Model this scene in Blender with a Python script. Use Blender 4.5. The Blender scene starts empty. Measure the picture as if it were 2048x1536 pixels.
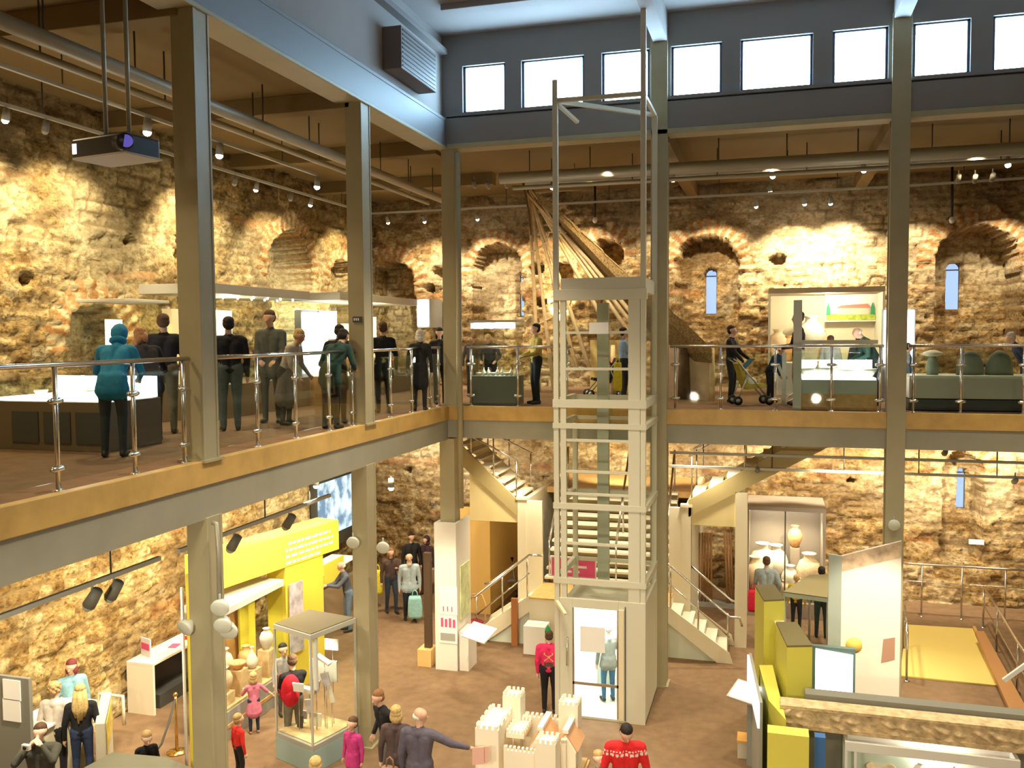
import bpy, bmesh, math, random
import numpy as np
from mathutils import Vector, Matrix
random.seed(7)
S = bpy.context.scene
COL = S.collection
# ---------------------------------------------------------------- camera
EYE = 6.8
YAW, PITCH, ROLL, FPX = math.radians(16.1), math.radians(3.17), math.radians(0.42), 1787.0
_f = Vector((-math.sin(YAW)*math.cos(PITCH), math.cos(YAW)*math.cos(PITCH), -math.sin(PITCH)))
_r0 = Vector((math.cos(YAW), math.sin(YAW), 0)); _u0 = _r0.cross(_f)
_r = _r0*math.cos(ROLL) - _u0*math.sin(ROLL); _u = _u0*math.cos(ROLL) + _r0*math.sin(ROLL)
cam_d = bpy.data.cameras.new('camera'); cam = bpy.data.objects.new('camera', cam_d); COL.objects.link(cam)
m = Matrix((_r, _u, -_f)).transposed().to_4x4(); m.translation = (0, 0, EYE); cam.matrix_world = m
cam_d.sensor_width = 36; cam_d.lens = 36*FPX/2048; cam_d.clip_start = 0.05; cam_d.clip_end = 200
S.camera = cam
def ray(px, py): return _f + _r*((px-1024)/FPX) - _u*((py-768)/FPX)
def Z(px, py, z): d = ray(px, py); t = (z-EYE)/d.z; return Vector((d.x*t, d.y*t, z))
def Y(px, py, y): d = ray(px, py); t = y/d.y; return Vector((d.x*t, y, EYE+d.z*t))
def X(px, py, x): d = ray(px, py); t = x/d.x; return Vector((x, d.y*t, EYE+d.z*t))
# ---------------------------------------------------------------- world, exposure
w = bpy.data.worlds.new('World'); S.world = w; w.use_nodes = True
w.node_tree.nodes['Background'].inputs[0].default_value = (0.55, 0.75, 1.0, 1)
w.node_tree.nodes['Background'].inputs[1].default_value = 1.2
S.view_settings.view_transform = 'Standard'; S.view_settings.look = 'None'
S.view_settings.exposure = 0.38; S.view_settings.gamma = 1
try:
    S.cycles.max_bounces = 6; S.cycles.diffuse_bounces = 4; S.cycles.glossy_bounces = 2
    S.cycles.transparent_max_bounces = 14; S.cycles.caustics_reflective = False; S.cycles.caustics_refractive = False
    S.cycles.sample_clamp_indirect = 4
except Exception: pass
# ---------------------------------------------------------------- main lights of the hall (lamps and added fill)
WARM = (1.0, 0.76, 0.42); WARMW = (1.0, 0.85, 0.60); COOL = (0.80, 0.92, 1.0)
def spot(name, loc, to, power, col=WARM, deg=60, blend=.6, rad=.05, parent=None):
    d = bpy.data.lights.new(name, 'SPOT'); d.energy = power; d.color = col; d.spot_size = math.radians(deg)
    d.spot_blend = blend; d.shadow_soft_size = rad
    o = bpy.data.objects.new(name, d); COL.objects.link(o); o.location = loc
    o.rotation_euler = (Vector(to)-Vector(loc)).to_track_quat('-Z', 'Y').to_euler()
    return o
def area(name, loc, to, sx, sy, power, col=WARM):
    d = bpy.data.lights.new(name, 'AREA'); d.energy = power; d.color = col; d.shape = 'RECTANGLE'; d.size = sx; d.size_y = sy
    o = bpy.data.objects.new(name, d); COL.objects.link(o); o.location = loc
    o.rotation_euler = (Vector(to)-Vector(loc)).to_track_quat('-Z', 'Y').to_euler()
    return o
def point(name, loc, power, col=WARM, rad=.1):
    d = bpy.data.lights.new(name, 'POINT'); d.energy = power; d.color = col; d.shadow_soft_size = rad
    o = bpy.data.objects.new(name, d); COL.objects.link(o); o.location = loc
    return o
GF = 5.35          # gallery floor level
WX, WY = -11.3, 24.3   # stone wall planes
EX, EY = -6.25, 17.0   # gallery edge planes
# added fill spots high in the roof void, aimed at the ground floor
for i, (x, y) in enumerate([(-3.4, 7.5), (-3.2, 10.8), (0.2, 13.4), (3.6, 11.0), (-4.0, 13.4), (4.2, 14.2)]):
    spot('atrium_fill', (x, y, 10.2), (x*1.15, y-.3, 0), 1150, WARMW, 84, .9, .25)
# added frontal fill above the viewer's own gallery, aimed across the hall
for (x, y) in [(-4.5, 1.0), (0.5, 1.0), (5.0, 1.5)]:
    spot('near_gallery_fill', (x, y, 9.8), (x*.5-1.5, 14, 1.0), 420, WARMW, 75, .9, .3)
# added fill under the viewer's own gallery, throwing light forward over the ground floor
for (x, y, tx, ty) in [(-5.2, 3.0, -6.6, 10.5), (-2.5, 3.0, -3.4, 13), (1.5, 3.0, .5, 13.5)]:
    spot('near_undergallery_fill', (x, y, 4.6), (tx, ty, .8), 520, WARMW, 80, .8, .15)
spot('model_fill', (-3.4, 8.6, 10.0), (-3.4, 12.9, .8), 700, WARMW, 24, .6, .08)  # added spot, brightens the front of the castle model
spot('desk_fill', (-9.2, 13.2, 4.5), (-10.8, 14.0, .9), 260, WARMW, 50, .7, .06)  # added fill for the top of the white desk
spot('roundhouse_fill', (-3.2, 18.2, 10.2), (-3.9, 21.0, 7.6), 420, WARMW, 50, .6, .06)  # extra spot put in to lift the roundhouse poles
# lamps under the galleries
for (x, y) in [(-8.6, 9.5), (-8.6, 12.5), (-8.4, 15.6), (-8.6, 19.3), (-5.0, 19.2), (-1.6, 19.4), (1.6, 19.2), (3.8, 20.6)]:
    spot('undergallery_light', (x, y, 4.45), (x, y+.2, 0), 420, WARMW, 140, .7, .12)
# lamps over the gallery floors
for (x, y) in [(-8.6, 7), (-8.6, 11), (-8.6, 15), (-8.4, 19.5), (-4, 20.0), (0, 20.2), (4, 20.2)]:
    spot('gallery_light', (x, y, 10.3), (x, y, 5), 330, WARM, 130, .8, .12)
# ---------------------------------------------------------------- materials
_M = {}
def mat(name, col, rough=.6, metal=0, emit=None, es=0, noise=0, nscale=8, bump=0, bscale=60, spec=.4):
    if name in _M: return _M[name]
    m = bpy.data.materials.new(name); m.use_nodes = True; nt = m.node_tree; b = nt.nodes['Principled BSDF']
    b.inputs['Base Color'].default_value = (*col, 1); b.inputs['Roughness'].default_value = rough
    b.inputs['Metallic'].default_value = metal; b.inputs['Specular IOR Level'].default_value = spec
    if emit: b.inputs['Emission Color'].default_value = (*emit, 1); b.inputs['Emission Strength'].default_value = es
    if noise or bump:
        tc = nt.nodes.new('ShaderNodeTexCoord')
    if noise:
        n = nt.nodes.new('ShaderNodeTexNoise'); n.inputs['Scale'].default_value = nscale; n.inputs['Detail'].default_value = 5
        nt.links.new(tc.outputs['Object'], n.inputs['Vector'])
        r = nt.nodes.new('ShaderNodeValToRGB'); r.color_ramp.elements[0].position = .3; r.color_ramp.elements[1].position = .7
        r.color_ramp.elements[0].color = (*[max(0, c*(1-noise)) for c in col], 1)
        r.color_ramp.elements[1].color = (*[min(1, c*(1+noise)) for c in col], 1)
        nt.links.new(n.outputs[0], r.inputs[0]); nt.links.new(r.outputs[0], b.inputs['Base Color'])
    if bump:
        n2 = nt.nodes.new('ShaderNodeTexNoise'); n2.inputs['Scale'].default_value = bscale; n2.inputs['Detail'].default_value = 4
        nt.links.new(tc.outputs['Object'], n2.inputs['Vector'])
        bp = nt.nodes.new('ShaderNodeBump'); bp.inputs['Strength'].default_value = bump; bp.inputs['Distance'].default_value = .02
        nt.links.new(n2.outputs[0], bp.inputs['Height']); nt.links.new(bp.outputs[0], b.inputs['Normal'])
    _M[name] = m; return m
def glass(name, tint=(.93, .98, .95), refl=.12):
    if name in _M: return _M[name]
    m = bpy.data.materials.new(name); m.use_nodes = True; nt = m.node_tree; nt.nodes.clear()
    out = nt.nodes.new('ShaderNodeOutputMaterial'); mx = nt.nodes.new('ShaderNodeMixShader')
    t = nt.nodes.new('ShaderNodeBsdfTransparent'); t.inputs[0].default_value = (*tint, 1)
    g = nt.nodes.new('ShaderNodeBsdfGlossy'); g.inputs['Roughness'].default_value = .03; g.inputs[0].default_value = (1, 1, 1, 1)
    fr = nt.nodes.new('ShaderNodeLayerWeight'); fr.inputs[0].default_value = refl
    mu = nt.nodes.new('ShaderNodeMath'); mu.operation = 'MULTIPLY'; mu.inputs[1].default_value = .45; nt.links.new(fr.outputs['Fresnel'], mu.inputs[0]); nt.links.new(mu.outputs[0], mx.inputs[0]); nt.links.new(t.outputs[0], mx.inputs[1]); nt.links.new(g.outputs[0], mx.inputs[2])
    nt.links.new(mx.outputs[0], out.inputs[0]); _M[name] = m; return m
def stone_mat(name, tint=(1, 1, 1)):
    m = bpy.data.materials.new(name); m.use_nodes = True; nt = m.node_tree; N = nt.nodes; L = nt.links; b = N['Principled BSDF']
    b.inputs['Roughness'].default_value = .9; b.inputs['Specular IOR Level'].default_value = .15
    def attr(a): n = N.new('ShaderNodeAttribute'); n.attribute_name = a; return n.outputs['Fac']
    def ramp(src, stops):
        r = N.new('ShaderNodeValToRGB'); cr = r.color_ramp
        while len(cr.elements) < len(stops): cr.elements.new(.5)
        for e, (p, c) in zip(cr.elements, stops): e.position = p; e.color = (*c, 1)
        L.new(src, r.inputs[0]); return r.outputs[0]
    def mix(f, a, c, mode='MIX'):
        x = N.new('ShaderNodeMix'); x.data_type = 'RGBA'; x.blend_type = mode
        if isinstance(f, float): x.inputs[0].default_value = f
        else: L.new(f, x.inputs[0])
        for s, v in ((6, a), (7, c)):
            if isinstance(v, tuple): x.inputs[s].default_value = (*v, 1)
            else: L.new(v, x.inputs[s])
        return x.outputs[2]
    tc = N.new('ShaderNodeTexCoord')
    stones = ramp(attr('tone'), [(0, (.24, .15, .065)), (.3, (.46, .33, .16)), (.55, (.56, .42, .22)), (.8, (.66, .53, .32)), (1, (.54, .48, .34))])
    n = N.new('ShaderNodeTexNoise'); n.inputs['Scale'].default_value = 8.5; n.inputs['Detail'].default_value = 10; n.inputs['Roughness'].default_value = .72; mp = N.new('ShaderNodeMapping'); mp.inputs['Scale'].default_value = (1, 1, 1.7); L.new(tc.outputs['Object'], mp.inputs['Vector']); L.new(mp.outputs[0], n.inputs['Vector'])
    fine = ramp(n.outputs[0], [(.34, (.26, .19, .11)), (.48, (.74, .66, .52)), (.64, (1, 1, 1))])
    c = mix(.85, stones, fine, 'MULTIPLY')
    pl = mix(.75, mix(attr('patch'), c, (.86, .76, .54)), fine, 'MULTIPLY')
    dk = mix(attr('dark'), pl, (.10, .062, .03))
    jt = mix(attr('joint'), dk, (.26, .18, .09))
    br = ramp(attr('tone'), [(0, (.30, .10, .03)), (1, (.58, .25, .09))])
    fin = mix(attr('brick'), jt, br)
    fin = mix(1.0, fin, tint, 'MULTIPLY')
    L.new(fin, b.inputs['Base Color'])
    bp = N.new('ShaderNodeBump'); bp.inputs['Strength'].default_value = .8; bp.inputs['Distance'].default_value = .06
    n3 = N.new('ShaderNodeTexNoise'); n3.inputs['Scale'].default_value = 7; n3.inputs['Detail'].default_value = 6; L.new(tc.outputs['Object'], n3.inputs['Vector'])
    L.new(n3.outputs[0], bp.inputs['Height']); L.new(bp.outputs[0], b.inputs['Normal'])
    return m
STEEL = mat('painted_steel', (.40, .355, .225), .5, noise=.06, nscale=2)
STEELG = mat('grey_steel_beam', (.33, .315, .245), .55, noise=.06, nscale=2)
WOOD = mat('oak_fascia', (.58, .37, .115), .45, noise=.15, nscale=3)
CARPET = mat('brown_carpet', (.225, .14, .075), .95, noise=.12, nscale=5, bump=.3, bscale=200)
CARPG = mat('gallery_carpet', (.24, .14, .08), .95, noise=.12, nscale=5, bump=.3, bscale=200)
CREAM = mat('cream_paint', (.78, .70, .50), .6)
WHITE = mat('white_paint', (.85, .84, .80), .45)
CEIL = mat('ceiling_paint', (.22, .155, .065), .8, noise=.06, nscale=1)
CEILA = mat('atrium_ceiling_paint', (.36, .33, .31), .8, noise=.08, nscale=.6)
CLER = mat('clerestory_paint', (.24, .22, .21), .7)
BLUEP = mat('upper_band_paint', (.21, .22, .235), .5)
CHROME = mat('brushed_steel', (.72, .70, .66), .22, 1)
BLACK = mat('black_plastic', (.02, .02, .022), .4)
DARK = mat('dark_grey', (.07, .07, .065), .5)
GREY = mat('grey_laminate', (.36, .37, .34), .5)
YELL = mat('yellow_panel', (.84, .70, .08), .5)
LIME = mat('lime_panel', (.74, .70, .12), .5)
OAK = mat('oak', (.60, .36, .13), .5, noise=.15, nscale=10)
BRASS = mat('brass', (.75, .50, .16), .25, 1)
GLASS = glass('balustrade_glass', (.885, .93, .905), .12)
GLASSC = glass('showcase_glass', (.97, .985, .97), .06)
LENS = mat('lamp_lens', (1, 1, 1), .3, emit=(1, .93, .78), es=30)
PINK = mat('pink_print', (.80, .10, .25), .5)
RED = mat('red_fabric', (.70, .02, .025), .8)
PAPER = mat('white_paper', (.88, .88, .87), .6)
LIT = mat('lit_white_panel', (.9, .9, .9), .5, emit=(.93, .97, 1), es=3.0)
LITW = mat('lit_warm_panel', (.9, .85, .7), .5, emit=(1, .88, .62), es=1.6)
# ---------------------------------------------------------------- mesh builder
class MB:
    def __init__(s): s.v = []; s.f = []; s.mi = []; s.sm = []; s.mats = []
    def m(s, mt):
        if mt not in s.mats: s.mats.append(mt)
        return s.mats.index(mt)
    def add(s, vs, fs, mt, smooth=False):
        k = len(s.v); i = s.m(mt); s.v += [tuple(v) for v in vs]
        for f in fs: s.f.append([k+a for a in f]); s.mi.append(i); s.sm.append(smooth)
        return s
    def hexa(s, p, mt):
        return s.add(p, [(0, 3, 2, 1), (4, 5, 6, 7), (0, 1, 5, 4), (1, 2, 6, 5), (2, 3, 7, 6), (3, 0, 4, 7)], mt)
    def box(s, a, b, mt):
        x0, x1 = sorted((a[0], b[0])); y0, y1 = sorted((a[1], b[1])); z0, z1 = sorted((a[2], b[2]))
        return s.hexa([(x0, y0, z0), (x1, y0, z0), (x1, y1, z0), (x0, y1, z0), (x0, y0, z1), (x1, y0, z1), (x1, y1, z1), (x0, y1, z1)], mt)
    def bx(s, c, d, mt, rot=None):
        R = rot or Matrix.Identity(3); h = [x/2 for x in d]; c = Vector(c)
        return s.hexa([c + R @ Vector((sx*h[0], sy*h[1], sz*h[2])) for sz in (-1, 1) for sx, sy in ((-1, -1), (1, -1), (1, 1), (-1, 1))], mt)
    def bar(s, p, q, w, h, mt, up=(0, 0, 1)):
        p = Vector(p); q = Vector(q); d = (q-p).normalized(); up = Vector(up)
        if abs(d.dot(up)) > .98: up = Vector((1, 0, 0))
        a = d.cross(up).normalized()*w/2; b = a.cross(d).normalized()*h/2
        return s.hexa([p-a-b, q-a-b, q+a-b, p+a-b, p-a+b, q-a+b, q+a+b, p+a+b], mt)
    def tube(s, pts, r, mt, n=10, closed=False, caps=True):
        pts = [Vector(p) for p in pts]; rs = r if isinstance(r, (list, tuple)) else [r]*len(pts)
        vs = []; fs = []; pd = None; k = len(pts)
        for i, p in enumerate(pts):
            d = ((pts[min(i+1, k-1)]-p).normalized() + (p-pts[max(i-1, 0)]).normalized())
            d = d.normalized() if d.length > 1e-6 else Vector((0, 0, 1))
            if pd is None: a = d.orthogonal().normalized()
            else:
                a = (a - d*a.dot(d)); a = a.normalized() if a.length > 1e-6 else d.orthogonal().normalized()
            pd = d; b = d.cross(a)
            for j in range(n):
                t = 2*math.pi*j/n; vs.append(p + (a*math.cos(t)+b*math.sin(t))*rs[i])
        for i in range(k-1):
            for j in range(n): fs.append((i*n+j, i*n+(j+1) % n, (i+1)*n+(j+1) % n, (i+1)*n+j))
        if caps: fs.append(tuple(range(n-1, -1, -1))); fs.append(tuple((k-1)*n+j for j in range(n)))
        return s.add(vs, fs, mt, True)
    def lathe(s, prof, c, mt, n=20, scale=(1, 1)):
        c = Vector(c); vs = []; fs = []; k = len(prof)
        for r, z in prof:
            for j in range(n):
                t = 2*math.pi*j/n; vs.append((c.x+r*math.cos(t)*scale[0], c.y+r*math.sin(t)*scale[1], c.z+z))
        for i in range(k-1):
            for j in range(n): fs.append((i*n+j, i*n+(j+1) % n, (i+1)*n+(j+1) % n, (i+1)*n+j))
        fs.append(tuple(range(n-1, -1, -1))); fs.append(tuple((k-1)*n+j for j in range(n)))
        return s.add(vs, fs, mt, True)
    def ball(s, c, r, mt, n=12, R=None):
        c = Vector(c); r = (r, r, r) if isinstance(r, (int, float)) else r; R = R or Matrix.Identity(3)
        vs = [c + R @ Vector((0, 0, -r[2]))]; fs = []; q = n//2
        for i in range(1, q):
            ph = -math.pi/2+math.pi*i/q
            for j in range(n):
                t = 2*math.pi*j/n; vs.append(c + R @ Vector((r[0]*math.cos(ph)*math.cos(t), r[1]*math.cos(ph)*math.sin(t), r[2]*math.sin(ph))))
        vs.append(c + R @ Vector((0, 0, r[2]))); e = len(vs)-1
        for j in range(n): fs.append((0, 1+(j+1) % n, 1+j)); fs.append((e, e-n+j, e-n+(j+1) % n))
        for i in range(q-2):
            for j in range(n): a = 1+i*n; fs.append((a+j, a+(j+1) % n, a+n+(j+1) % n, a+n+j))
        return s.add(vs, fs, mt, True)
    def prism(s, poly, d, mt):
        d = Vector(d); k = len(poly); poly = [Vector(p) for p in poly]; vs = poly + [p+d for p in poly]
        fs = [tuple(range(k)), tuple(range(2*k-1, k-1, -1))] + [(i, i+k, (i+1) % k+k, (i+1) % k) for i in range(k)]
        return s.add(vs, fs, mt)
    def build(s, name, parent=None, bevel=0, world=True):
        me = bpy.data.meshes.new(name); vs = s.v
        if parent is not None and world:
            p = parent
            while p.parent: p = p.parent
            L = p.location; vs = [(a-L.x, b-L.y, c-L.z) for a, b, c in vs]
        me.from_pydata(vs, [], s.f)
        for mt in s.mats: me.materials.append(mt)
        me.polygons.foreach_set('material_index', s.mi); me.polygons.foreach_set('use_smooth', s.sm)
        bm = bmesh.new(); bm.from_mesh(me); bmesh.ops.recalc_face_normals(bm, faces=bm.faces); bm.to_mesh(me); bm.free()
        o = bpy.data.objects.new(name, me); COL.objects.link(o)
        if parent is not None: o.parent = parent
        if bevel:
            md = o.modifiers.new('bevel', 'BEVEL'); md.width = bevel; md.segments = 2; md.limit_method = 'ANGLE'
        return o
def tag(o, label, cat, group=None, kind=None):
    if label: o['label'] = label
    if cat: o['category'] = cat
    if group: o['group'] = group
    if kind: o['kind'] = kind
    return o
def thing(name, label, cat, loc=(0, 0, 0), rz=0, group=None):
    o = bpy.data.objects.new(name, None); COL.objects.link(o); o.location = loc; o.rotation_euler = (0, 0, rz)
    o.empty_display_size = .2
    return tag(o, label, cat, group)
def struct(name, mb, parent=None, bevel=0):
    o = mb.build(name, parent, bevel)
    if parent is None: o['kind'] = 'structure'
    return o
def origin_to(o, loc):
    loc = Vector(loc); o.data.transform(Matrix.Translation(-loc)); o.location = loc; return o
def copy_tree(o, parent=None):
    c = o.copy(); COL.objects.link(c); c.parent = parent
    for ch in o.children: copy_tree(ch, c)
    return c
# ---------------------------------------------------------------- stone walls
def hsh(a, b, s=0):
    x = np.sin(a*127.1 + b*311.7 + s*74.7)*43758.5453
    return x - np.floor(x)
def vnoise(x, y, s=0):
    xi = np.floor(x); yi = np.floor(y); fx = x-xi; fy = y-yi; fx = fx*fx*(3-2*fx); fy = fy*fy*(3-2*fy)
    return (hsh(xi, yi, s)*(1-fx)+hsh(xi+1, yi, s)*fx)*(1-fy) + (hsh(xi, yi+1, s)*(1-fx)+hsh(xi+1, yi+1, s)*fx)*fy
def fbm(x, y, s=0, o=4):
    t = 0; a = .5
    for i in range(o): t = t+a*vnoise(x*2**i, y*2**i, s+i*3); a *= .5
    return t
def stone_wall(name, pos, u0, u1, z0, z1, niches, holes, seed, step=.05, slots=()):
    nu = int((u1-u0)/step)+1; nz = int((z1-z0)/step)+1
    u, z = np.meshgrid(np.linspace(u0, u1, nu), np.linspace(z0, z1, nz)); u = u.ravel(); z = z.ravel()
    wu = u+.06*(vnoise(u*3, z*3, seed)-.5)*2; wz = z+.05*(vnoise(u*2.5, z*4, seed+5)-.5)*2
    rh = .19; row = np.floor(wz/rh); fz = wz/rh-row
    wid = .24+.22*hsh(row, row*0, 3); cu = wu/wid+hsh(row, row*0, 9)*17; cell = np.floor(cu); fu = cu-cell
    tone = hsh(cell, row, seed)
    joint = ((fu < .12) | (fz < .16)).astype(float)*np.clip(1.5*vnoise(u*2.2, z*2.2, 77), 0, .9)
    d = -.085*hsh(cell, row, seed+2)-.12*fbm(u*.9, z*.9, seed)+.05*joint-.09*fbm(u*5, z*6, seed+1)
    patch = np.clip((fbm(u*.55, z*.7, seed+11)-.42)*3.2, 0, .75)
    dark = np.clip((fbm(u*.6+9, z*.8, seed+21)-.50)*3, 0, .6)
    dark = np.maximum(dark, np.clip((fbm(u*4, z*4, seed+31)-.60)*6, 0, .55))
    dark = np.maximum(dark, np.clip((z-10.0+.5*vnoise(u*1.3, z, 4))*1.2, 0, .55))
    brick = np.zeros_like(u)
    # courses of red tile
    for zc in (1.6, 3.1, 6.4, 7.9, 9.3):
        brick = np.maximum(brick, ((np.abs(wz-zc) < .09) & (vnoise(u*.8, z*0+zc, seed+8) > .55))*.3)
    ragged = .05*(vnoise(u*6, z*6, seed+7)-.5)*2
    for nc in niches:
        uc, zs, zp, r, dep = nc[:5]; br = nc[5] if len(nc) > 5 else .38
        dist = np.sqrt((u-uc)**2+(z-zp)**2)
        inside = ((np.abs(u-uc) < r+ragged) & (z > zs+ragged) & (z <= zp)) | ((dist < r+ragged) & (z > zp))
        ring = (z > zp-.15) & (dist >= r) & (dist < r+br+ragged*2) & ~inside
        ang = np.arctan2(z-zp, u-uc)*r/.17; fa = ang-np.floor(ang)
        brick = np.where(ring, np.where(fa < .5, .55, .0), brick); joint = np.where(ring, 0, joint); dark = np.where(ring, dark*.4, dark)
        patch = np.where(ring, (fa >= .5)*.6, patch); d = np.where(ring, d-.03*(fa < .62), d); tone = np.where(ring, hsh(np.floor(ang), ang*0, 4), tone)
        d = np.where(inside, dep+d, d)
    for (uc, zc, r, dep) in holes:
        inside = ((u-uc)**2+(z-zc)**2*1.6) < (r+ragged*.8)**2
        d = np.where(inside, dep, d)
    for (uc, zs, zp, r, dep) in slots:
        inside = ((np.abs(u-uc) < r) & (z > zs) & (z <= zp)) | ((np.sqrt((u-uc)**2+(z-zp)**2) < r) & (z > zp))
        d = np.where(inside, dep, d)
    P = pos(u, z, d)
    me = bpy.data.meshes.new(name); nf = (nu-1)*(nz-1)
    i = (np.arange(nz-1)[:, None]*nu+np.arange(nu-1)[None, :]).ravel()
    F = np.stack([i, i+1, i+nu+1, i+nu], 1).astype(np.int32)
    me.vertices.add(nu*nz); me.vertices.foreach_set('co', P.astype(np.float32).ravel())
    me.loops.add(nf*4); me.loops.foreach_set('vertex_index', F.ravel())
    me.polygons.add(nf); me.polygons.foreach_set('loop_start', np.arange(0, nf*4, 4, dtype=np.int32)); me.polygons.foreach_set('loop_total', np.full(nf, 4, dtype=np.int32))
    me.update(); me.validate()
    for k, a in dict(tone=tone, joint=joint, patch=patch, dark=dark, brick=brick).items():
        at = me.attributes.new(k, 'FLOAT', 'POINT'); at.data.foreach_set('value', a.astype(np.float32))
    o = bpy.data.objects.new(name, me); COL.objects.link(o); o['kind'] = 'structure'
    return o
def fu_(px, py): p = Y(px, py, WY); return p.x, p.z
def lu_(px, py): p = X(px, py, WX); return p.y, p.z
def niche_f(xl, xr, ytop, ysill, dep, br=.38, f=fu_):
    a, _ = f(xl, ytop+60); b, _ = f(xr, ytop+60); uc = (a+b)/2; r = abs(b-a)/2
    _, zt = f((xl+xr)/2, ytop); _, zs = f((xl+xr)/2, ysill)
    return (uc, zs, zt-r, r, dep, br)
STONE = stone_mat('rubble_stone'); STONEL = stone_mat('rubble_stone_olive', (.95, .97, .85))
far_n = [niche_f(950, 1046, 488, 745, .75), niche_f(1182, 1246, 478, 745, 1.3), niche_f(1352, 1477, 470, 775, .95),
         niche_f(1872, 2036, 452, 775, 1.2, .45), niche_f(735, 832, 522, 745, 1.0, .42),
         niche_f(1105, 1150, 520, 575, .8, .05), niche_f(1885, 1965, 905, 1120, .7, .3), niche_f(2150, 2290, 452, 775, 1.0)]
far_h = [(*fu_(1556, 519), .17, .5), (*fu_(862, 577), .13, .5), (*fu_(882, 543), .2, .5), (*fu_(1084, 607), .14, .4), (*fu_(1075, 538), .2, .5), (*fu_(1250, 860), .12, .3),
         (*fu_(1700, 960), .10, .3), (*fu_(820, 940), .10, .3)]
def slot(xc, yt, yb, hw, dep):
    p = Y(xc, yt, WY+dep-.1); q = Y(xc, yb, WY+dep-.1); r = Y(xc+hw, yt+20, WY+dep-.1).x-p.x
    return (p.x, q.z, p.z-r, r, dep+.35)
far_s = [slot(1422, 538, 628, 12, .95), slot(1909, 524, 621, 14, 1.2), slot(1042, 545, 632, 7, .75), slot(1925, 938, 1020, 9, .7)]
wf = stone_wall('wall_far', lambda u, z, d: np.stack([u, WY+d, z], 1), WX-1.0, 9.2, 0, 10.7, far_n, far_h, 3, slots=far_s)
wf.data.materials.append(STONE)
left_n = [niche_f(527, 612, 462, 770, .9, .42, lu_), niche_f(120, 232, 612, 1000, .6, .42, lu_), niche_f(340, 362, 470, 1000, .5, .05, lu_), niche_f(650, 700, 520, 700, .5, .3, lu_)]
left_h = [(*lu_(245, 480), .13, .5), (*lu_(640, 600), .12, .4), (*lu_(40, 560), .10, .4), (*lu_(250, 1080), .08, .4), (*lu_(195, 1105), .10, .4)]
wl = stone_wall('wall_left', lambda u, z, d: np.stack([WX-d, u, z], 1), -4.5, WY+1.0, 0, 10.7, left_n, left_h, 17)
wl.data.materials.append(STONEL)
PANE = mat('slit_window_pane', (.03, .05, .08), .3, emit=(.46, .63, .96), es=.80)
WFR = mat('slit_window_frame', (.10, .13, .2), .5)
for k, s_ in enumerate(far_s):
    uc, zs, zp, r, dep = s_; yy = WY+dep-.12; n = 10
    arc = [(uc+r*math.cos(t), yy, zp+r*math.sin(t)) for t in [math.pi*i/n for i in range(n+1)]]
    b = MB(); b.prism([(uc-r, yy, zs), (uc+r, yy, zs)]+arc, (0, .03, 0), PANE)
    fr = MB()
    for p, q in ((arc[-1], (uc-r, yy, zs)), ((uc-r, yy, zs), (uc+r, yy, zs)), ((uc+r, yy, zs), arc[0]), ((uc-r, yy, zp-.02), (uc+r, yy, zp-.02))): fr.bar(Vector(p)-Vector((0, .02, 0)), Vector(q)-Vector((0, .02, 0)), .03, .03, WFR)
    fr.tube([(a, c-.02, e) for a, c, e in arc], .018, WFR, 6)
    o = b.build('window_%d' % (k+1)); o['kind'] = 'structure'; fr.build('window_frame', o)
# ---------------------------------------------------------------- floors, slabs, ceilings, other walls
X1, Y0 = 9.2, -4.5
struct('floor', MB().box((WX-1.5, Y0, -.2), (X1, WY+1.5, 0), CARPET))
b = MB(); b.box((WX-.3, Y0, 4.85), (EX-.12, WY+.3, GF), CARPG); b.box((EX-.12, EY+.12, 4.85), (X1, WY+.3, GF), CARPG)
struct('floor_gallery', b)
b = MB(); b.box((WX-.3, Y0, 4.80), (EX-.13, WY+.3, 4.85), CEIL); b.box((EX-.13, EY+.13, 4.80), (X1, WY+.3, 4.85), CEIL); struct('ceiling_lower', b)
# oak fascia and grey edge beams
b = MB(); b.box((EX-.12, Y0, 5.08), (EX, EY+.12, GF+.02), WOOD); b.box((EX, EY, 5.08), (X1, EY+.12, GF+.02), WOOD); struct('trim_1', b, bevel=.01)
b = MB(); b.box((EX-.10, Y0, 4.72), (EX-.03, EY+.1, 5.08), STEELG); b.box((EX-.03, EY+.03, 4.76), (X1, EY+.1, 5.08), STEELG)
b.box((EX-.35, Y0, 4.68), (EX-.03, EY+.1, 4.72), STEELG); b.box((EX-.03, EY+.03, 4.72), (X1, EY+.33, 4.76), STEELG); struct('trim_2', b)
# upper band below the clerestory
b = MB(); b.box((EX-.15, Y0, 10.55), (EX, EY+.15, 11.05), BLUEP); b.box((EX-.18, Y0, 11.05), (EX+.0, EY+.15, 11.12), BLUEP)
b.box((EX-.45, Y0, 10.5), (EX+.02, EY+.4, 10.56), STEEL); b.box((EX, EY, 10.6), (X1, EY+.15, 11.1), CLER); b.box((EX+.02, EY-.02, 10.5), (X1, EY+.4, 10.6), STEEL)
struct('trim_3', b, bevel=.01)
b = MB(); b.box((EX-.25, Y0, 11.12), (EX-.1, EY+.3, 12.75), CEILA); b.box((EX-.1, Y0, 12.35), (EX+.06, EY, 12.45), CLER); struct('wall_clerestory_left', b)
wins = []
for a, c in [(928, 1013), (1045, 1170), (1205, 1300), (1343, 1444), (1481, 1625), (1664, 1775), (1824, 1938), (1982, 2090), (2130, 2240)]:
    wins.append((Y(a, 150, EY+.2).x, Y(c, 150, EY+.2).x))
ZW0, ZW1 = 11.22, 12.13
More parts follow.
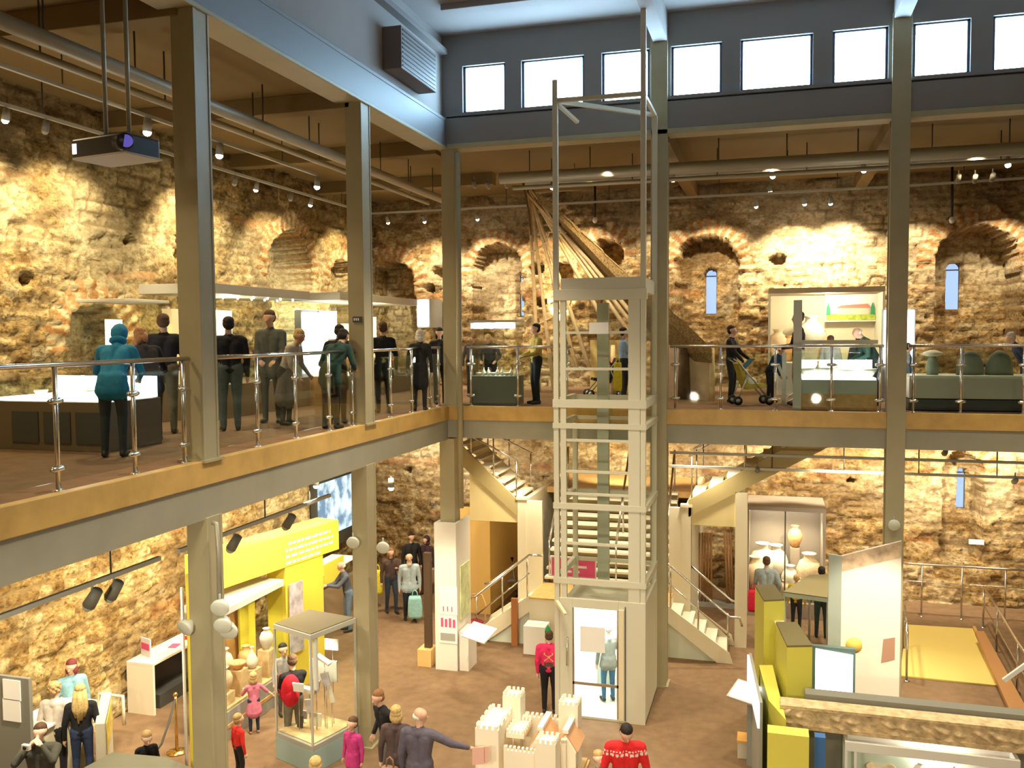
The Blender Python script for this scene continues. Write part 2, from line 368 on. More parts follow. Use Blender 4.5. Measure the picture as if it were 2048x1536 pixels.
b = MB(); b.box((EX-.1, EY+.1, 11.1), (X1, EY+.35, ZW0), CLER); b.box((EX-.1, EY+.1, ZW1), (X1, EY+.35, 12.75), CLER)
xs = [EX-.1]+[v for wv in wins for v in wv]+[X1]
for i in range(0, len(xs), 2): b.box((xs[i], EY+.1, ZW0), (xs[i+1], EY+.35, ZW1), CLER)
b.box((EX, EY+.02, 11.14), (X1, EY+.1, 11.2), CLER)
struct('wall_clerestory_far', b)
SKYP = mat('daylit_pane', (.9, .95, 1), .3, emit=(.45, .74, 1.0), es=24.0)
FRB = mat('dark_blue_frame', (.05, .06, .10), .4)
for k, (a, c) in enumerate(wins):
    o = MB().box((a, EY+.25, ZW0), (c, EY+.27, ZW1), SKYP).build('window_%d' % (k+5)); o['kind'] = 'structure'
    fr = MB(); t = .045
    fr.box((a, EY+.17, ZW0), (a+t, EY+.24, ZW1), FRB); fr.box((c-t, EY+.17, ZW0), (c, EY+.24, ZW1), FRB)
    fr.box((a, EY+.17, ZW0), (c, EY+.24, ZW0+t*.6), FRB); fr.box((a, EY+.17, ZW1-t*.6), (c, EY+.24, ZW1), FRB); fr.build('window_frame', o)
struct('ceiling', MB().box((EX-.25, Y0, 12.75), (X1, EY+.35, 12.95), CEILA))
b = MB(); b.box((WX-1.5, Y0, 10.7), (EX-.15, WY+1.5, 10.85), CEIL); b.box((EX-.15, EY+.15, 10.7), (X1, WY+1.5, 10.85), CEIL); struct('ceiling_gallery', b)
struct('wall_right', MB().box((X1, Y0, -.2), (X1+.3, WY+1.5, 12.95), CREAM))
struct('wall_back', MB().box((WX-1.5, Y0-.3, -.2), (X1, Y0, 12.95), CREAM))
struct('wall_outer', MB().box((WX-1.7, Y0, -.2), (WX-1.5, WY+1.7, 10.9), DARK).box((WX-1.5, WY+1.5, -.2), (X1, WY+1.7, 10.9), DARK))
# ceiling ribs across the galleries (boarded ceiling beams)
b = MB()
for y in (2.0, 4.7, 8.99, 13.3, 17.15, 20.9):
    b.box((WX, y-.16, 10.42), (EX-.2, y+.16, 10.7), CEIL)
struct('trim_4', b, bevel=.01)
b = MB()
for x in (-2.0, 2.15, 6.3): b.box((x-.14, EY+.2, 10.40), (x+.14, WY, 10.7), CEIL)
struct('trim_5', b, bevel=.01)
b = MB()   # atrium roof beams springing from the columns
for x in (-2.0, 2.15, 6.3): b.box((x-.13, Y0, 12.2), (x+.13, EY+.1, 12.75), CEILA)
b.bar((EX+.5, 15.6, 12.70), (X1, 15.6, 12.70), .3, .12, CEILA)
struct('trim_6', b, bevel=.01)
# ---------------------------------------------------------------- columns
def column(nm, x0, x1, y0, y1, z0, z1, label, extra=None):
    t = thing(nm, label, 'column', ((x0+x1)/2, (y0+y1)/2, z0))
    b = MB(); fl = .035; ym = (y0+y1)/2
    b.box((x0, y0, z0), (x1, y0+fl, z1), STEEL); b.box((x0, y1-fl, z0), (x1, y1, z1), STEEL); b.box((x0+.02, y0+fl, z0), (x1-.01, y1-fl, z1), STEEL)
    b.build('shaft', t, bevel=.006)
    c = MB(); c.box((x0-.04, y0-.04, z0), (x1+.04, y1+.04, z0+.03), STEEL)
    c.build('base_plate', t)
    return t
column('steel_column', EX-.3, EX+.0, 8.85, 9.15, GF, 10.5, 'khaki steel column on the left gallery nearest the viewer, beside the projector', 1)
column('steel_column', EX-.28, EX+.0, 13.14, 13.48, GF, 10.5, 'khaki steel column on the left gallery halfway to the corner, small dark sign on it', 1)
column('steel_column', EX-.1, EX+.18, 17.0, 17.3, GF, 10.5, 'khaki steel column on the upper floor at the inner corner of the two galleries', 1)
column('steel_column', -2.17, -1.86, 16.98, 17.3, 0, 12.3, 'full height steel column standing directly behind the lift shaft')
column('steel_column', 2.0, 2.31, 16.97, 17.3, 0, 12.3, 'full height steel column in front of the counter case on the far gallery')
column('steel_column', EX-.28, EX+.0, 8.87, 9.17, 0, 4.7, 'khaki steel column on the ground floor nearest the viewer at lower left')
column('steel_column', EX-.28, EX+.0, 13.14, 13.48, 0, 4.7, 'khaki steel column on the ground floor behind the glass case with the grey roof')
column('steel_column', EX-.2, EX+.12, 16.98, 17.3, 0, 4.7, 'khaki steel column rising out of the tall white poster pillar')
o = tag(MB().tube([(EX+.27, 16.94, 3.3), (EX+.27, 16.94, 10.4)], .055, STEEL).build('drain_pipe'), 'round steel pipe running down beside the corner column', 'pipe'); origin_to(o, (EX+.27, 16.94, 3.3))
# haunches under the edge beam at the lower columns
# ---------------------------------------------------------------- people
SKIN = mat('skin', (.66, .40, .28), .6)
SKIN2 = mat('skin_pale', (.78, .55, .42), .6)
SHOE = mat('dark_shoe', (.03, .025, .02), .5)
LIPS = mat('lips', (.45, .14, .12), .6)
def cloth(c, n=.12):
    return mat('cloth_%02d%02d%02d' % tuple(int(v*99) for v in c), c, .85, noise=n, nscale=14, bump=.25, bscale=35)
def segd(P, a, b, ra, rb):
    ab = b-a; t = np.clip(((P-a) @ ab)/max(1e-9, ab @ ab), 0, 1); q = a+t[:, None]*ab
    return np.linalg.norm(P-q, axis=1)-(ra+(rb-ra)*t)
HAIRC = dict(brown=(.10, .05, .025), dark=(.018, .012, .01), blonde=(.58, .42, .17), grey=(.45, .42, .38), white=(.75, .72, .66), ginger=(.26, .12, .05), fair=(.48, .32, .14), red=(.16, .03, .03))
def person(label, loc, h=1.72, face=0, lean=0, top=(.05, .05, .05), legs=(.04, .05, .08), hair='brown', style='short', hands=None,
           build=1.0, head=(0, 0), coat=.0, skirt=None, stride=0, child=False, sit=False, vox=.016, skin=None, mark=None, sleeves=True, fingers=True, shoe=None, group=None, scarf=None):
    """loc = point on the floor under the pelvis; face = degrees, 0 looks along -Y; lean = degrees forward"""
    t = thing('person', label, 'person', loc, math.radians(face), group)
    k = h/1.75; sk = skin or SKIN; tm = cloth(top); lm = cloth(legs); shm = shoe or SHOE
    hs = 1.0 if not child else 1.28
    prims = []     # (a, b, ra, rb, mat)
    def C(a, b, ra, rb, m): prims.append((np.array(a, float)*k, np.array(b, float)*k, ra*k, rb*k, m))
    hip = Vector((0, 0, .93 if not sit else .50)); Rl = Matrix.Rotation(math.radians(lean), 3, 'X')
    def U(x, y, z): return hip + Rl @ (Vector((x, y, z))-Vector((0, 0, .93)))
    B = build
    # torso
    for s in (-1, 1):
        C(U(s*.055*B, 0, .96), U(s*.055*B, .0, 1.12), .105*B, .10*B, tm)
        C(U(s*.055*B, 0, 1.12), U(s*.085*B, .0, 1.32), .10*B, .105*B, tm)
        C(U(s*.06*B, 0, 1.38), U(s*.155*B, .005, 1.40), .085*B, .065*B, tm)
        C(U(s*.08*B, 0, .90), U(s*.07*B, 0, .98), .10*B, .11*B, tm if coat else lm)
    C(U(0, .01, 1.40), U(0, -.01, 1.47), .085, .06, tm)
    C(U(0, .0, 1.44), U(0, -.02, 1.55), .055, .052, sk)
    # legs
    for s in (-1, 1):
        if sit:
            hp = Vector((s*.09, 0, .50)); kn = Vector((s*.11, -.42, .52)); an = Vector((s*.11, -.40, .09))
        else:
            f = s*stride; hp = Vector((s*.085*B, 0, .90)); an = Vector((s*.105, -f*.28, .09)); kn = (hp+an)/2+Vector((s*.005, -.035-.03*abs(f), .03))
        C(hp, kn, .092*B, .064*B, lm); C(kn, an, .062*B, .045*B, lm)
        C(an+Vector((0, .03, -.045)), an+Vector((s*.02, -.15, -.055)), .042, .034, shm)
    if coat and not sit:
        for s in (-1, 1): C(U(s*.06*B, 0, .95), Vector((s*.08*B, .0, .93-coat)), .115*B, .125*B, tm)
        C(U(0, 0, .95), Vector((0, 0, .93-coat)), .12*B, .13*B, tm)
    if skirt:
        sm = cloth(skirt[0])
        C(U(0, 0, 1.10), Vector((0, 0, .93-skirt[1])), .11, .20, sm)
        for s in (-1, 1): C(U(s*.05, 0, 1.05), Vector((s*.09, 0, .93-skirt[1])), .10, .15, sm)
    # arms
    hands = hands or [(-.27, -.02, .80), (.27, -.02, .80)]
    for s, hd in zip((-1, 1), hands):
        sh = U(s*.185*B, .005, 1.39); 
        hv = Vector(hd) if not (sit or lean) or len(hd) > 3 else (U(*hd) if hd[2] < .9 and abs(hd[0]) > .25 else Vector(hd))
        hv = Vector(hv[:3]); L1, L2 = .29, .25; dv = hv-sh; D = min(dv.length, L1+L2-.005); dv = dv.normalized(); wr = sh+dv*D
        a = (L1*L1-L2*L2+D*D)/(2*D); hh = math.sqrt(max(0, L1*L1-a*a))
        pole = Vector((s*.5, .6, -.5)); pole = (pole-dv*pole.dot(dv)).normalized(); el = sh+dv*a+pole*hh
        am = tm
        C(sh, el, .062*B, .050*B, am); C(el, wr, .048*B if sleeves else .038, .036, am if sleeves else sk)
        fd = (wr-el).normalized(); side = fd.cross(Vector((0, 0, 1))); side = side.normalized() if side.length > .1 else Vector((0, 1, 0))
        if abs(fd.z) > .8: side = Vector((0, 1, 0))
        up = side.cross(fd).normalized(); pc = wr+fd*.05
        C(wr, wr+fd*.08, .026, .032, sk)
        for q in (-1, 1): C(wr+fd*.03+side*q*.012, wr+fd*.085+side*q*.022, .018, .017, sk)
        if fingers:
            curl = -up if abs(fd.z) < .8 else Vector((-s, 0, 0))
            for j, (o, fl) in enumerate(((-.032, .062), (-.011, .074), (.011, .070), (.031, .054))):
                r0 = wr+fd*.085+side*o; mid = r0+fd*fl*.55+side*o*.15+curl*.004; tip = mid+fd*fl*.38+curl*fl*.28
                C(r0, mid, .0098, .0092, sk); C(mid, tip, .0092, .008, sk)
            th = wr+fd*.03-side*.025; C(th, th-side*.032+fd*.03, .013, .011, sk); C(th-side*.032+fd*.03, th-side*.036+fd*.065, .011, .009, sk)
    # head
    yaw, pit = head; Rh = Rl @ Matrix.Rotation(math.radians(yaw), 3, 'Z') @ Matrix.Rotation(math.radians(pit), 3, 'X')
    nk = U(0, -.02, 1.53); 
    def Hd(x, y, z): return nk + Rh @ (Vector((x, y, z))*hs)
    for s in (-1, 1):
        C(Hd(s*.012, .015, .125), Hd(s*.010, -.02, .115), .078*hs, .074*hs, sk)
        C(Hd(s*.074, .015, .085), Hd(s*.078, .022, .115), .014*hs, .017*hs, sk)
        C(Hd(s*.022, -.058, .105), Hd(s*.03, -.062, .103), .020*hs, .016*hs, sk)
    C(Hd(0, -.045, .055), Hd(0, -.058, .03), .052*hs, .034*hs, sk); C(Hd(0, -.085, .105), Hd(0, -.105, .075), .010*hs, .016*hs, sk)
    if scarf: C(Hd(0, 0, -.02), Hd(0, -.05, -.06), .075, .06, cloth(scarf))
    mb = MB()
    for a, b, ra, rb, m_ in prims:
        d = b-a; L = np.linalg.norm(d); 
        if L < 1e-5: d = np.array([0, 0, 1.]); L = 1e-3
        n = d/L; pts = []; rs = []
        for th in (-90, -55, -25): pts.append(a+n*ra*math.sin(math.radians(th))); rs.append(max(.0005, ra*math.cos(math.radians(th))))
        pts.append(a); rs.append(ra); pts.append(b); rs.append(rb)
        for th in (25, 55, 90): pts.append(b+n*rb*math.sin(math.radians(th))); rs.append(max(.0005, rb*math.cos(math.radians(th))))
        mb.tube(pts, rs, SKIN, 12 if ra > .02 else 8)
    tmp = mb.build('body', None)
    rm = tmp.modifiers.new('r', 'REMESH'); rm.mode = 'VOXEL'; rm.voxel_size = vox*k*(.8 if child else 1); rm.use_smooth_shade = True
    smo = tmp.modifiers.new('s', 'SMOOTH'); smo.iterations = 2; smo.factor = .5
    dg = bpy.context.evaluated_depsgraph_get(); me = bpy.data.meshes.new_from_object(tmp.evaluated_get(dg)); bpy.data.objects.remove(tmp)
    me.name = 'body'; me.materials.clear(); nv = len(me.vertices); co = np.empty(nv*3, np.float32); me.vertices.foreach_get('co', co); co = co.reshape(-1, 3).astype(float)
    D = np.stack([segd(co, a, b, ra, rb) for a, b, ra, rb, _ in prims], 1); vm = D.argmin(1)
    mats = []; idx = []
    for p in prims:
        if p[4] not in mats: mats.append(p[4])
        idx.append(mats.index(p[4]))
    for m_ in mats: me.materials.append(m_)
    vi = np.array(idx)[vm]
    if mark:
        for (z0_, z1_, fn, mc) in mark:
            me.materials.append(cloth(mc)); zz_ = co[:, 2]/k; xx_ = co[:, 0]/k; yy_ = co[:, 1]/k
            ok = (zz_ > z0_) & (zz_ < z1_) & (vi == mats.index(tm)) & fn(xx_, yy_, zz_); vi = np.where(ok, len(me.materials)-1, vi)
    nf = len(me.polygons); ls = np.empty(nf, np.int32); me.polygons.foreach_get('loop_start', ls)
    lv = np.empty(len(me.loops), np.int32); me.loops.foreach_get('vertex_index', lv)
    me.polygons.foreach_set('material_index', vi[lv[ls]].astype(np.int32)); me.polygons.foreach_set('use_smooth', np.ones(nf, bool)); me.update()
    bo = bpy.data.objects.new('body', me); COL.objects.link(bo); bo.parent = t
    # hair
    if style != 'bald':
        hm = mat('hair_'+hair, HAIRC[hair], .7, noise=.25, nscale=30, bump=.5, bscale=60); hb = MB()
        def HB(c, r): hb.ball(Hd(*c)*k, tuple(x*k*hs for x in r), hm, 14, Rh)
        if style == 'ring':
            HB((0, .035, .09), (.092, .075, .055))
        elif style == 'hood':
            hm = tm; hb.mats = [tm]; HB((0, .025, .12), (.105, .105, .13)); HB((0, .03, .0), (.11, .09, .06))
        else:
            HB((0, .028, .158), (.088, .096, .078)); HB((0, .045, .105), (.090, .070, .085))
            if style == 'hat': hb.lathe([(.093*k, 0), (.10*k, .03*k), (.08*k, .09*k), (.01*k, .115*k)], Hd(0, 0, .14)*k, cloth((.03, .03, .03)), 14)
            if style == 'curly':
                for i in range(22):
                    a = i*2.4; HB((.075*math.cos(a), .03+.065*math.sin(a), .06+.006*i), (.035, .035, .035))
            if style == 'long':
                for i, (x, w) in enumerate(((-.055, .045), (-.02, .05), (.02, .05), (.055, .045), (0, .06))):
                    z0, z1 = .13, -.30-.05*((i*7) % 3); pts = [Hd(x, .06, z0)*k, Hd(x*1.3, .095, -.03)*k, Hd(x*1.5, .125, -.15)*k, Hd(x*1.2, .13, z1)*k]
                    hb.tube(pts, [w*k, w*1.1*k, w*k, .012*k], hm, 8)
            if style == 'bob':
                for x in (-.07, .07): HB((x, .015, .04), (.035, .06, .085))
                HB((0, .06, .03), (.085, .05, .085))
            if style == 'bun': HB((0, .10, .15), (.045, .045, .045))
            if style == 'tail': hb.tube([Hd(0, .10, .13)*k, Hd(0, .15, .05)*k, Hd(0, .14, -.1)*k], [.03*k, .035*k, .01*k], hm, 8)
        hb.build('hair' if style != 'hood' else 'hood', t, world=False)
    if abs(((face+yaw+180) % 360)-180) < 100:
        for s in (-1, 1):
            eb = MB(); eb.ball(Hd(s*.03, -.079, .112)*k, (.011*k*hs, .007*k*hs, .006*k*hs), BLACK, 8, Rh); eb.build('eye', t, world=False)
        MB().ball(Hd(0, -.083, .045)*k, (.022*k*hs, .01*k*hs, .006*k*hs), LIPS, 8, Rh).build('mouth', t, world=False)
    return t
def at_foot(px, py, z=0): p = Z(px, py, z); return (p.x, p.y, z)
def at_head(px, py, h, z=0): p = Z(px, py, z+h); return (p.x, p.y, z)
def cam_face(loc, d=0):   # degrees so that 0 looks at the viewer
    return math.degrees(math.atan2(loc[0], -(-loc[1])))*-1 + d
def pp(label, loc, face=0, **k):
    return person(label, loc, face=cam_face(loc, face), **k)
# ---- left gallery, from the near end
p = Y(225, 800, 9.0); pp('person bending over the lit table in a bright blue hooded jacket', (p.x, 9.0, GF), 165, h=1.72, lean=34, top=(.02, .22, .42), legs=(.03, .04, .05), hair='dark', style='hood', hands=[(-.2, -.5, .95), (.2, -.55, .95)], coat=.1)
l = at_foot(288, 888, GF); pp('person with grey hair and black coat leaning between the blue jacket and the dark jacket', (l[0]-.1, l[1]+.3, GF), 200, h=1.66, lean=28, top=(.012, .012, .016), legs=(.02, .02, .02), hair='ginger', style='bob', hands=[(-.2, -.4, .95), (.2, -.45, .95)], head=(-60, 10), coat=.15)
l = at_foot(333, 868, GF); pp('person seen from behind in black jacket and khaki trousers left of the near column', l, 175, h=1.79, top=(.015, .015, .018), legs=(.20, .17, .10), hair='brown', style='short', build=1.1, hands=[(-.2, -.3, 1.0), (.2, -.3, 1.0)])
l = at_foot(462, 862, GF); pp('person seen from behind in black jumper and grey trousers right of the near column', l, 185, h=1.75, top=(.008, .008, .01), legs=(.08, .11, .11), hair='dark', build=1.12)
l = at_foot(545, 845, GF); pp('tall person facing the viewer in an open striped grey jacket', l, -15, h=1.88, top=(.10, .11, .10), legs=(.03, .03, .03), hair='brown', hands=[(-.1, -.25, .98), (.12, -.25, .98)], head=(-15, 12), coat=.12)
l = at_foot(572, 850, GF); pp('person in white top and long grey coat bending beside the tall person', l, 60, h=1.62, lean=24, top=(.45, .42, .38), legs=(.04, .04, .05), hair='blonde', style='short', hands=[(-.15, -.35, .85), (.2, -.35, .9)], skirt=((.16, .14, .13), .45))
l = at_foot(662, 858, GF); pp('person in dark green jacket stooping over a case left of the middle column', l, 150, h=1.70, lean=38, top=(.015, .05, .04), legs=(.012, .014, .016), hair='dark', hands=[(-.2, -.45, .95), (.2, -.45, .95)], coat=.15)
l = at_foot(692, 850, GF); pp('person in black beside the dark green jacket, leaning the same way', (l[0]-.25, l[1]+.2, GF), 170, h=1.70, lean=26, top=(.012, .014, .018), legs=(.01, .01, .012), hair='dark', hands=[(-.2, -.4, .95), (.2, -.4, .95)], coat=.3)
l = at_foot(768, 826, GF); pp('person in black coat half hidden by the middle column on the gallery', l, 195, h=1.70, top=(.01, .01, .012), legs=(.015, .02, .02), hair='brown', coat=.2)
l = at_foot(840, 822, GF); pp('person with light blonde hair in a black coat, between the middle and corner columns', l, 170, h=1.56, top=(.02, .02, .022), legs=(.02, .02, .03), hair='white', style='bob', coat=.35, lean=10)
l = at_foot(855, 815, GF); pp('person with dark hair standing behind the light blonde head on the gallery', (l[0]+.12, l[1]+1.15, GF), 60, h=1.66, top=(.03, .04, .03), legs=(.02, .02, .02), hair='dark')
l = at_foot(880, 808, GF); pp('person in black with dark hair beside the corner column, face towards the viewer', l, 20, h=1.60, top=(.012, .012, .016), legs=(.015, .015, .02), hair='dark', style='bob', head=(-20, 15))
# ---- far gallery
l = at_foot(1073, 808, GF); pp('person in yellow and brown patterned jumper and black trousers left of the lift', l, -70, h=1.67, top=(.45, .33, .08), legs=(.012, .012, .014), hair='dark', hands=[(-.12, -.3, 1.05), (.12, -.3, 1.05)], build=1.05)
l = at_foot(945, 792, GF); pp('person with fair hair looking down into the case beside the corner column', (l[0], l[1], GF), 10, h=1.50, top=(.10, .09, .08), legs=(.03, .03, .03), hair='ginger', style='bob', head=(10, 25), lean=15)
l = at_foot(982, 792, GF); pp('person in grey top with fair hair bent over the far gallery case', l, -10, h=1.55, top=(.09, .09, .09), legs=(.03, .03, .03), hair='fair', style='bob', lean=28, head=(0, 20), hands=[(-.2, -.4, .95), (.2, -.4, .95)])
l = at_foot(1247, 803, GF); pp('person in light blue shirt seen through the glass lift car with a yellow bag', l, 100, h=1.58, top=(.30, .45, .70), legs=(.03, .03, .035), hair='dark', hands=[(-.1, -.4, .9), (.15, -.4, .95)])
l = at_foot(1462, 805, GF); pp('person in black with dark hair standing right of the roundhouse', l, 75, h=1.60, top=(.012, .012, .014), legs=(.02, .02, .025), hair='dark', style='short', hands=[(-.15, -.3, .95), (.15, -.35, 1.0)])
p = Y(1597, 700, 18.6); pp('tall person in black jumper standing behind the white post', (p.x, p.y, GF), -80, h=1.86, top=(.01, .01, .012), legs=(.30, .24, .16), hair='dark', hands=[(-.1, -.3, 1.1), (.15, -.3, 1.08)])
p = Y(1661, 700, 19.2); pp('child head with brown hair just above the bright case', (p.x, p.y, GF), 180, h=1.38, top=(.45, .42, .36), legs=(.1, .1, .1), hair='brown')
p = Y(1718, 700, 19.2); pp('person with dark hair beside the white haired person at the bright case', (p.x, p.y, GF), 200, h=1.40, top=(.03, .03, .03), legs=(.1, .1, .1), hair='dark')
p = Y(1752, 700, 18.8); pp('person with white hair and dark green jacket bending over the bright case', (p.x, p.y, GF), -70, h=1.66, lean=30, top=(.03, .07, .06), legs=(.03, .03, .03), hair='white', style='ring', hands=[(-.15, -.45, .95), (.15, -.45, .95)], head=(0, 15))
p = Y(1815, 740, 19.4); pp('person in blue top half hidden behind the right column on the gallery', (p.x, p.y, GF), 100, h=1.22, top=(.06, .18, .42), legs=(.03, .20, .22), hair='dark')
p = Y(2046, 700, 19.2); pp('person in dark blue cut off by the right edge of the view', (p.x+.05, p.y, GF), -80, h=1.48, lean=25, top=(.05, .06, .12), legs=(.03, .03, .05), hair='grey')
p = Y(1540, 760, 19.2); pp('person in navy jacket crouched low beside a buggy right of the roundhouse', (p.x, p.y, GF), 60, h=1.25, lean=30, top=(.02, .05, .12), legs=(.015, .015, .02), hair='dark', hands=[(-.15, -.4, .8), (.15, -.4, .8)])
# ---- ground floor
l = at_foot(1099, 1425); pp('person in bright pink patterned jumper and black trousers with green hat by the lift door', l, 175, h=1.50, top=(.75, .03, .14), legs=(.012, .012, .014), hair='brown', style='short', build=1.14, hands=[(-.36, -.24, 1.02), (.25, -.02, .80)], vox=.012, skin=SKIN2, mark=[(1.02, 1.12, lambda x, y, z: (y > 0) & (abs(x) < .09), (.10, .06, .03)), (1.14, 1.32, lambda x, y, z: (y > 0) & (abs(abs(x)-.05-.04*np.sin(z*40)) < .012), (.75, .55, .15))])
PINKLOC = l
l = at_foot(820, 1240); pp('person in pale blue coat walking towards the viewer with a turquoise bag', l, 5, h=1.62, top=(.42, .52, .58), legs=(.02, .022, .035), hair='white', style='ring', stride=.35, coat=.08, build=1.08, scarf=(.55, .5, .38), vox=.013)
BLUELOC = l
l = at_foot(783, 1225); pp('person in dark brown top and jeans left of the pale blue coat', l, 15, h=1.60, top=(.08, .05, .04), legs=(.03, .045, .07), hair='ginger', style='bob', hands=[(-.27, 0, .8), (.1, -.3, 1.25)], stride=.3)
l = at_foot(806, 1205); pp('person in dark clothes in the shade behind the pale blue coat', (l[0], l[1]+.6, 0), 20, h=1.66, top=(.02, .02, .022), legs=(.015, .015, .02), hair='dark')
l = at_foot(846, 1195); pp('person with brown hood seated low against the corner beside the dark pillar', (l[0], l[1]+.3, 0), -40, h=1.55, top=(.05, .025, .03), legs=(.03, .02, .03), hair='brown', style='hood')
l = at_foot(706, 1262); pp('person in dark blue grey jacket and jeans reaching to a shelf behind the middle column', (l[0]-.1, l[1], 0), -75, h=1.66, top=(.09, .10, .13), legs=(.14, .20, .28), hair='white', style='ring', hands=[(-.1, -.5, 1.15), (.1, -.52, 1.2)], lean=12, vox=.013)
l = at_foot(509, 1466); pp('small child in pink pinafore dress and navy leggings with an arm held out', l, 190, h=1.03, top=(.55, .16, .24), legs=(.02, .03, .06), hair='fair', style='bob', child=True, hands=[(-.55, -.1, 1.0), (.2, -.35, 1.2)], skirt=((.55, .16, .24), .30), sleeves=False, skin=SKIN2, vox=.013, shoe=mat('tan_shoe', (.45, .24, .10), .6))
l = at_head(474, 1328, 1.05); pp('small child with fair hair and grey top facing the pots in the long case', l, 150, h=1.05, top=(.36, .30, .30), legs=(.4, .32, .25), hair='fair', child=True, skin=SKIN2, vox=.013)
l = at_head(476, 1432, 1.05); pp('small child in a plain red shirt beside the near column', l, 120, h=1.05, top=(.68, .03, .025), legs=(.02, .02, .03), hair='fair', child=True, skin=SKIN2, vox=.013)
l = at_head(585, 1310, 1.62); pp('person wearing a black top and grey trousers with a red backpack', l, 195, h=1.62, top=(.012, .012, .014), legs=(.18, .17, .14), hair='brown', hands=[(-.1, -.3, .95), (.15, -.35, 1.0)], head=(-20, 15), vox=.013)
PACKLOC = l
l = at_head(560, 1296, 1.25); pp('child with dark hair and grey top standing in front of the backpack wearer', (l[0], l[1]+.1, 0), 20, h=1.25, top=(.35, .33, .33), legs=(.1, .1, .1), hair='dark', child=True)
l = at_head(776, 1372, 1.62); pp('person in black striding left with reddish brown hair', l, -60, h=1.62, top=(.014, .014, .016), legs=(.10, .09, .08), hair='ginger', lean=14, stride=.7, hands=[(-.22, -.15, .95), (.3, .2, .9)], vox=.013)
l = at_head(705, 1440, 1.15); pp('small child in magenta and purple coat beside the grey roofed case', l, -40, h=1.15, top=(.50, .04, .22), legs=(.2, .1, .14), hair='brown', child=True, coat=.2)
l = at_head(792, 1411, 1.58); pp('person with straight blonde hair, pink collar and brown coat', l, 165, h=1.58, top=(.09, .06, .06), legs=(.05, .04, .04), hair='blonde', style='bob', scarf=(.6, .2, .35), coat=.2, vox=.013, skin=SKIN2)
l = at_head(838, 1415, 1.74); BALD = l
pp('person with bald head and slate grey coat reaching out to the castle model', l, 160, h=1.74, top=(.11, .10, .14), legs=(.05, .05, .05), hair='white', style='ring', hands=[(-.66, -.26, 1.12), (.27, -.02, .8)], head=(-70, 5), build=1.1, coat=.2, vox=.012)
l = at_head(1250, 1438, 1.70); pp('person in red jumper with a white patterned band looking down below the lift', l, 5, h=1.70, top=(.70, .02, .025), legs=(.10, .20, .40), hair='dark', head=(10, 28), build=1.15, hands=[(-.32, -.1, .82), (.32, -.1, .82)], lean=6, vox=.012, mark=[(1.29, 1.335, lambda x, y, z: np.sin(x*95) > -.3, (.80, .72, .70)), (1.35, 1.365, lambda x, y, z: np.sin(x*150) > 0, (.80, .72, .70))])
REDLOC = l
l = at_head(1197, 1508, 1.15); pp('small child with fair hair at the bottom edge beside the red jumper', l, 20, h=1.15, top=(.03, .30, .22), legs=(.1, .1, .1), hair='fair', child=True, skin=SKIN2)
l = at_head(631, 1520, 1.30); pp('child with very fair hair in front of the grey roofed case base', l, 180, h=1.30, top=(.3, .3, .35), legs=(.1, .1, .1), hair='blonde', child=True, skin=SKIN2)
# reception corner at lower left
l = at_head(142, 1319, 1.62); pp('person with dark red hair and light blue top behind the reception counter', l, 10, h=1.62, top=(.22, .42, .50), legs=(.03, .03, .05), hair='red', style='bob', head=(-35, 10), vox=.013)
l = at_head(108, 1364, 1.62); pp('person with curly light hair and cream jumper at the reception counter', l, 150, h=1.62, top=(.62, .55, .48), legs=(.02, .02, .02), hair='fair', style='curly', head=(-20, 5), vox=.013)
l = at_head(160, 1368, 1.60); pp('person with very long straight blonde hair, black top and blue jeans', l, 172, h=1.60, top=(.012, .012, .014), legs=(.03, .05, .12), hair='blonde', style='long', vox=.013)
l = at_head(80, 1447, 1.66); pp('person in grey quilted jacket holding a camera up to the face', l, -20, h=1.66, top=(.07, .07, .055), legs=(.02, .02, .02), hair='brown', style='short', hands=[(-.09, -.2, 1.50), (.09, -.2, 1.50)], build=1.12, vox=.012, skin=SKIN2)
CAMLOC = l
l = at_head(292, 1466, 1.12); pp('small child with fair hair and black jacket beside the rope stand', l, 15, h=1.12, top=(.012, .012, .014), legs=(.02, .02, .02), hair='fair', child=True, skin=SKIN2, head=(0, 20), vox=.013)
# right side
l = at_foot(1532, 1262); pp('person in pale blue grey shirt seen from behind with a red bag', l, 180, h=1.72, top=(.35, .42, .46), legs=(.22, .14, .07), hair='brown', hands=[(-.27, -.05, .9), (.25, -.2, .9)], build=1.08, vox=.013)
BSLOC = l
p = Z(1592, 1262, 0); pp('person with yellow top behind the lime green partition', (p.x, p.y, 0), 170, h=1.30, top=(.60, .38, .04), legs=(.03, .03, .03), hair='fair')
p = Z(1640, 1275, 0); pp('person in dark trousers behind the tall white banner', (p.x+.02, p.y, 0), 180, h=1.60, top=(.03, .05, .06), legs=(.04, .07, .08), hair='dark')
l = at_foot(1192, 1412); pp('person in grey coat and jeans standing inside the bright lift', (-2.80, 15.95, 0.06), 200, h=1.45, top=(.22, .22, .18), legs=(.05, .13, .22), hair='grey', coat=.12, vox=.014)
pp('person in pale pink top at the right inside the bright lift', (-2.42, 16.15, 0.06), 120, h=1.45, top=(.60, .42, .38), legs=(.03, .06, .12), hair='fair', coat=.08)
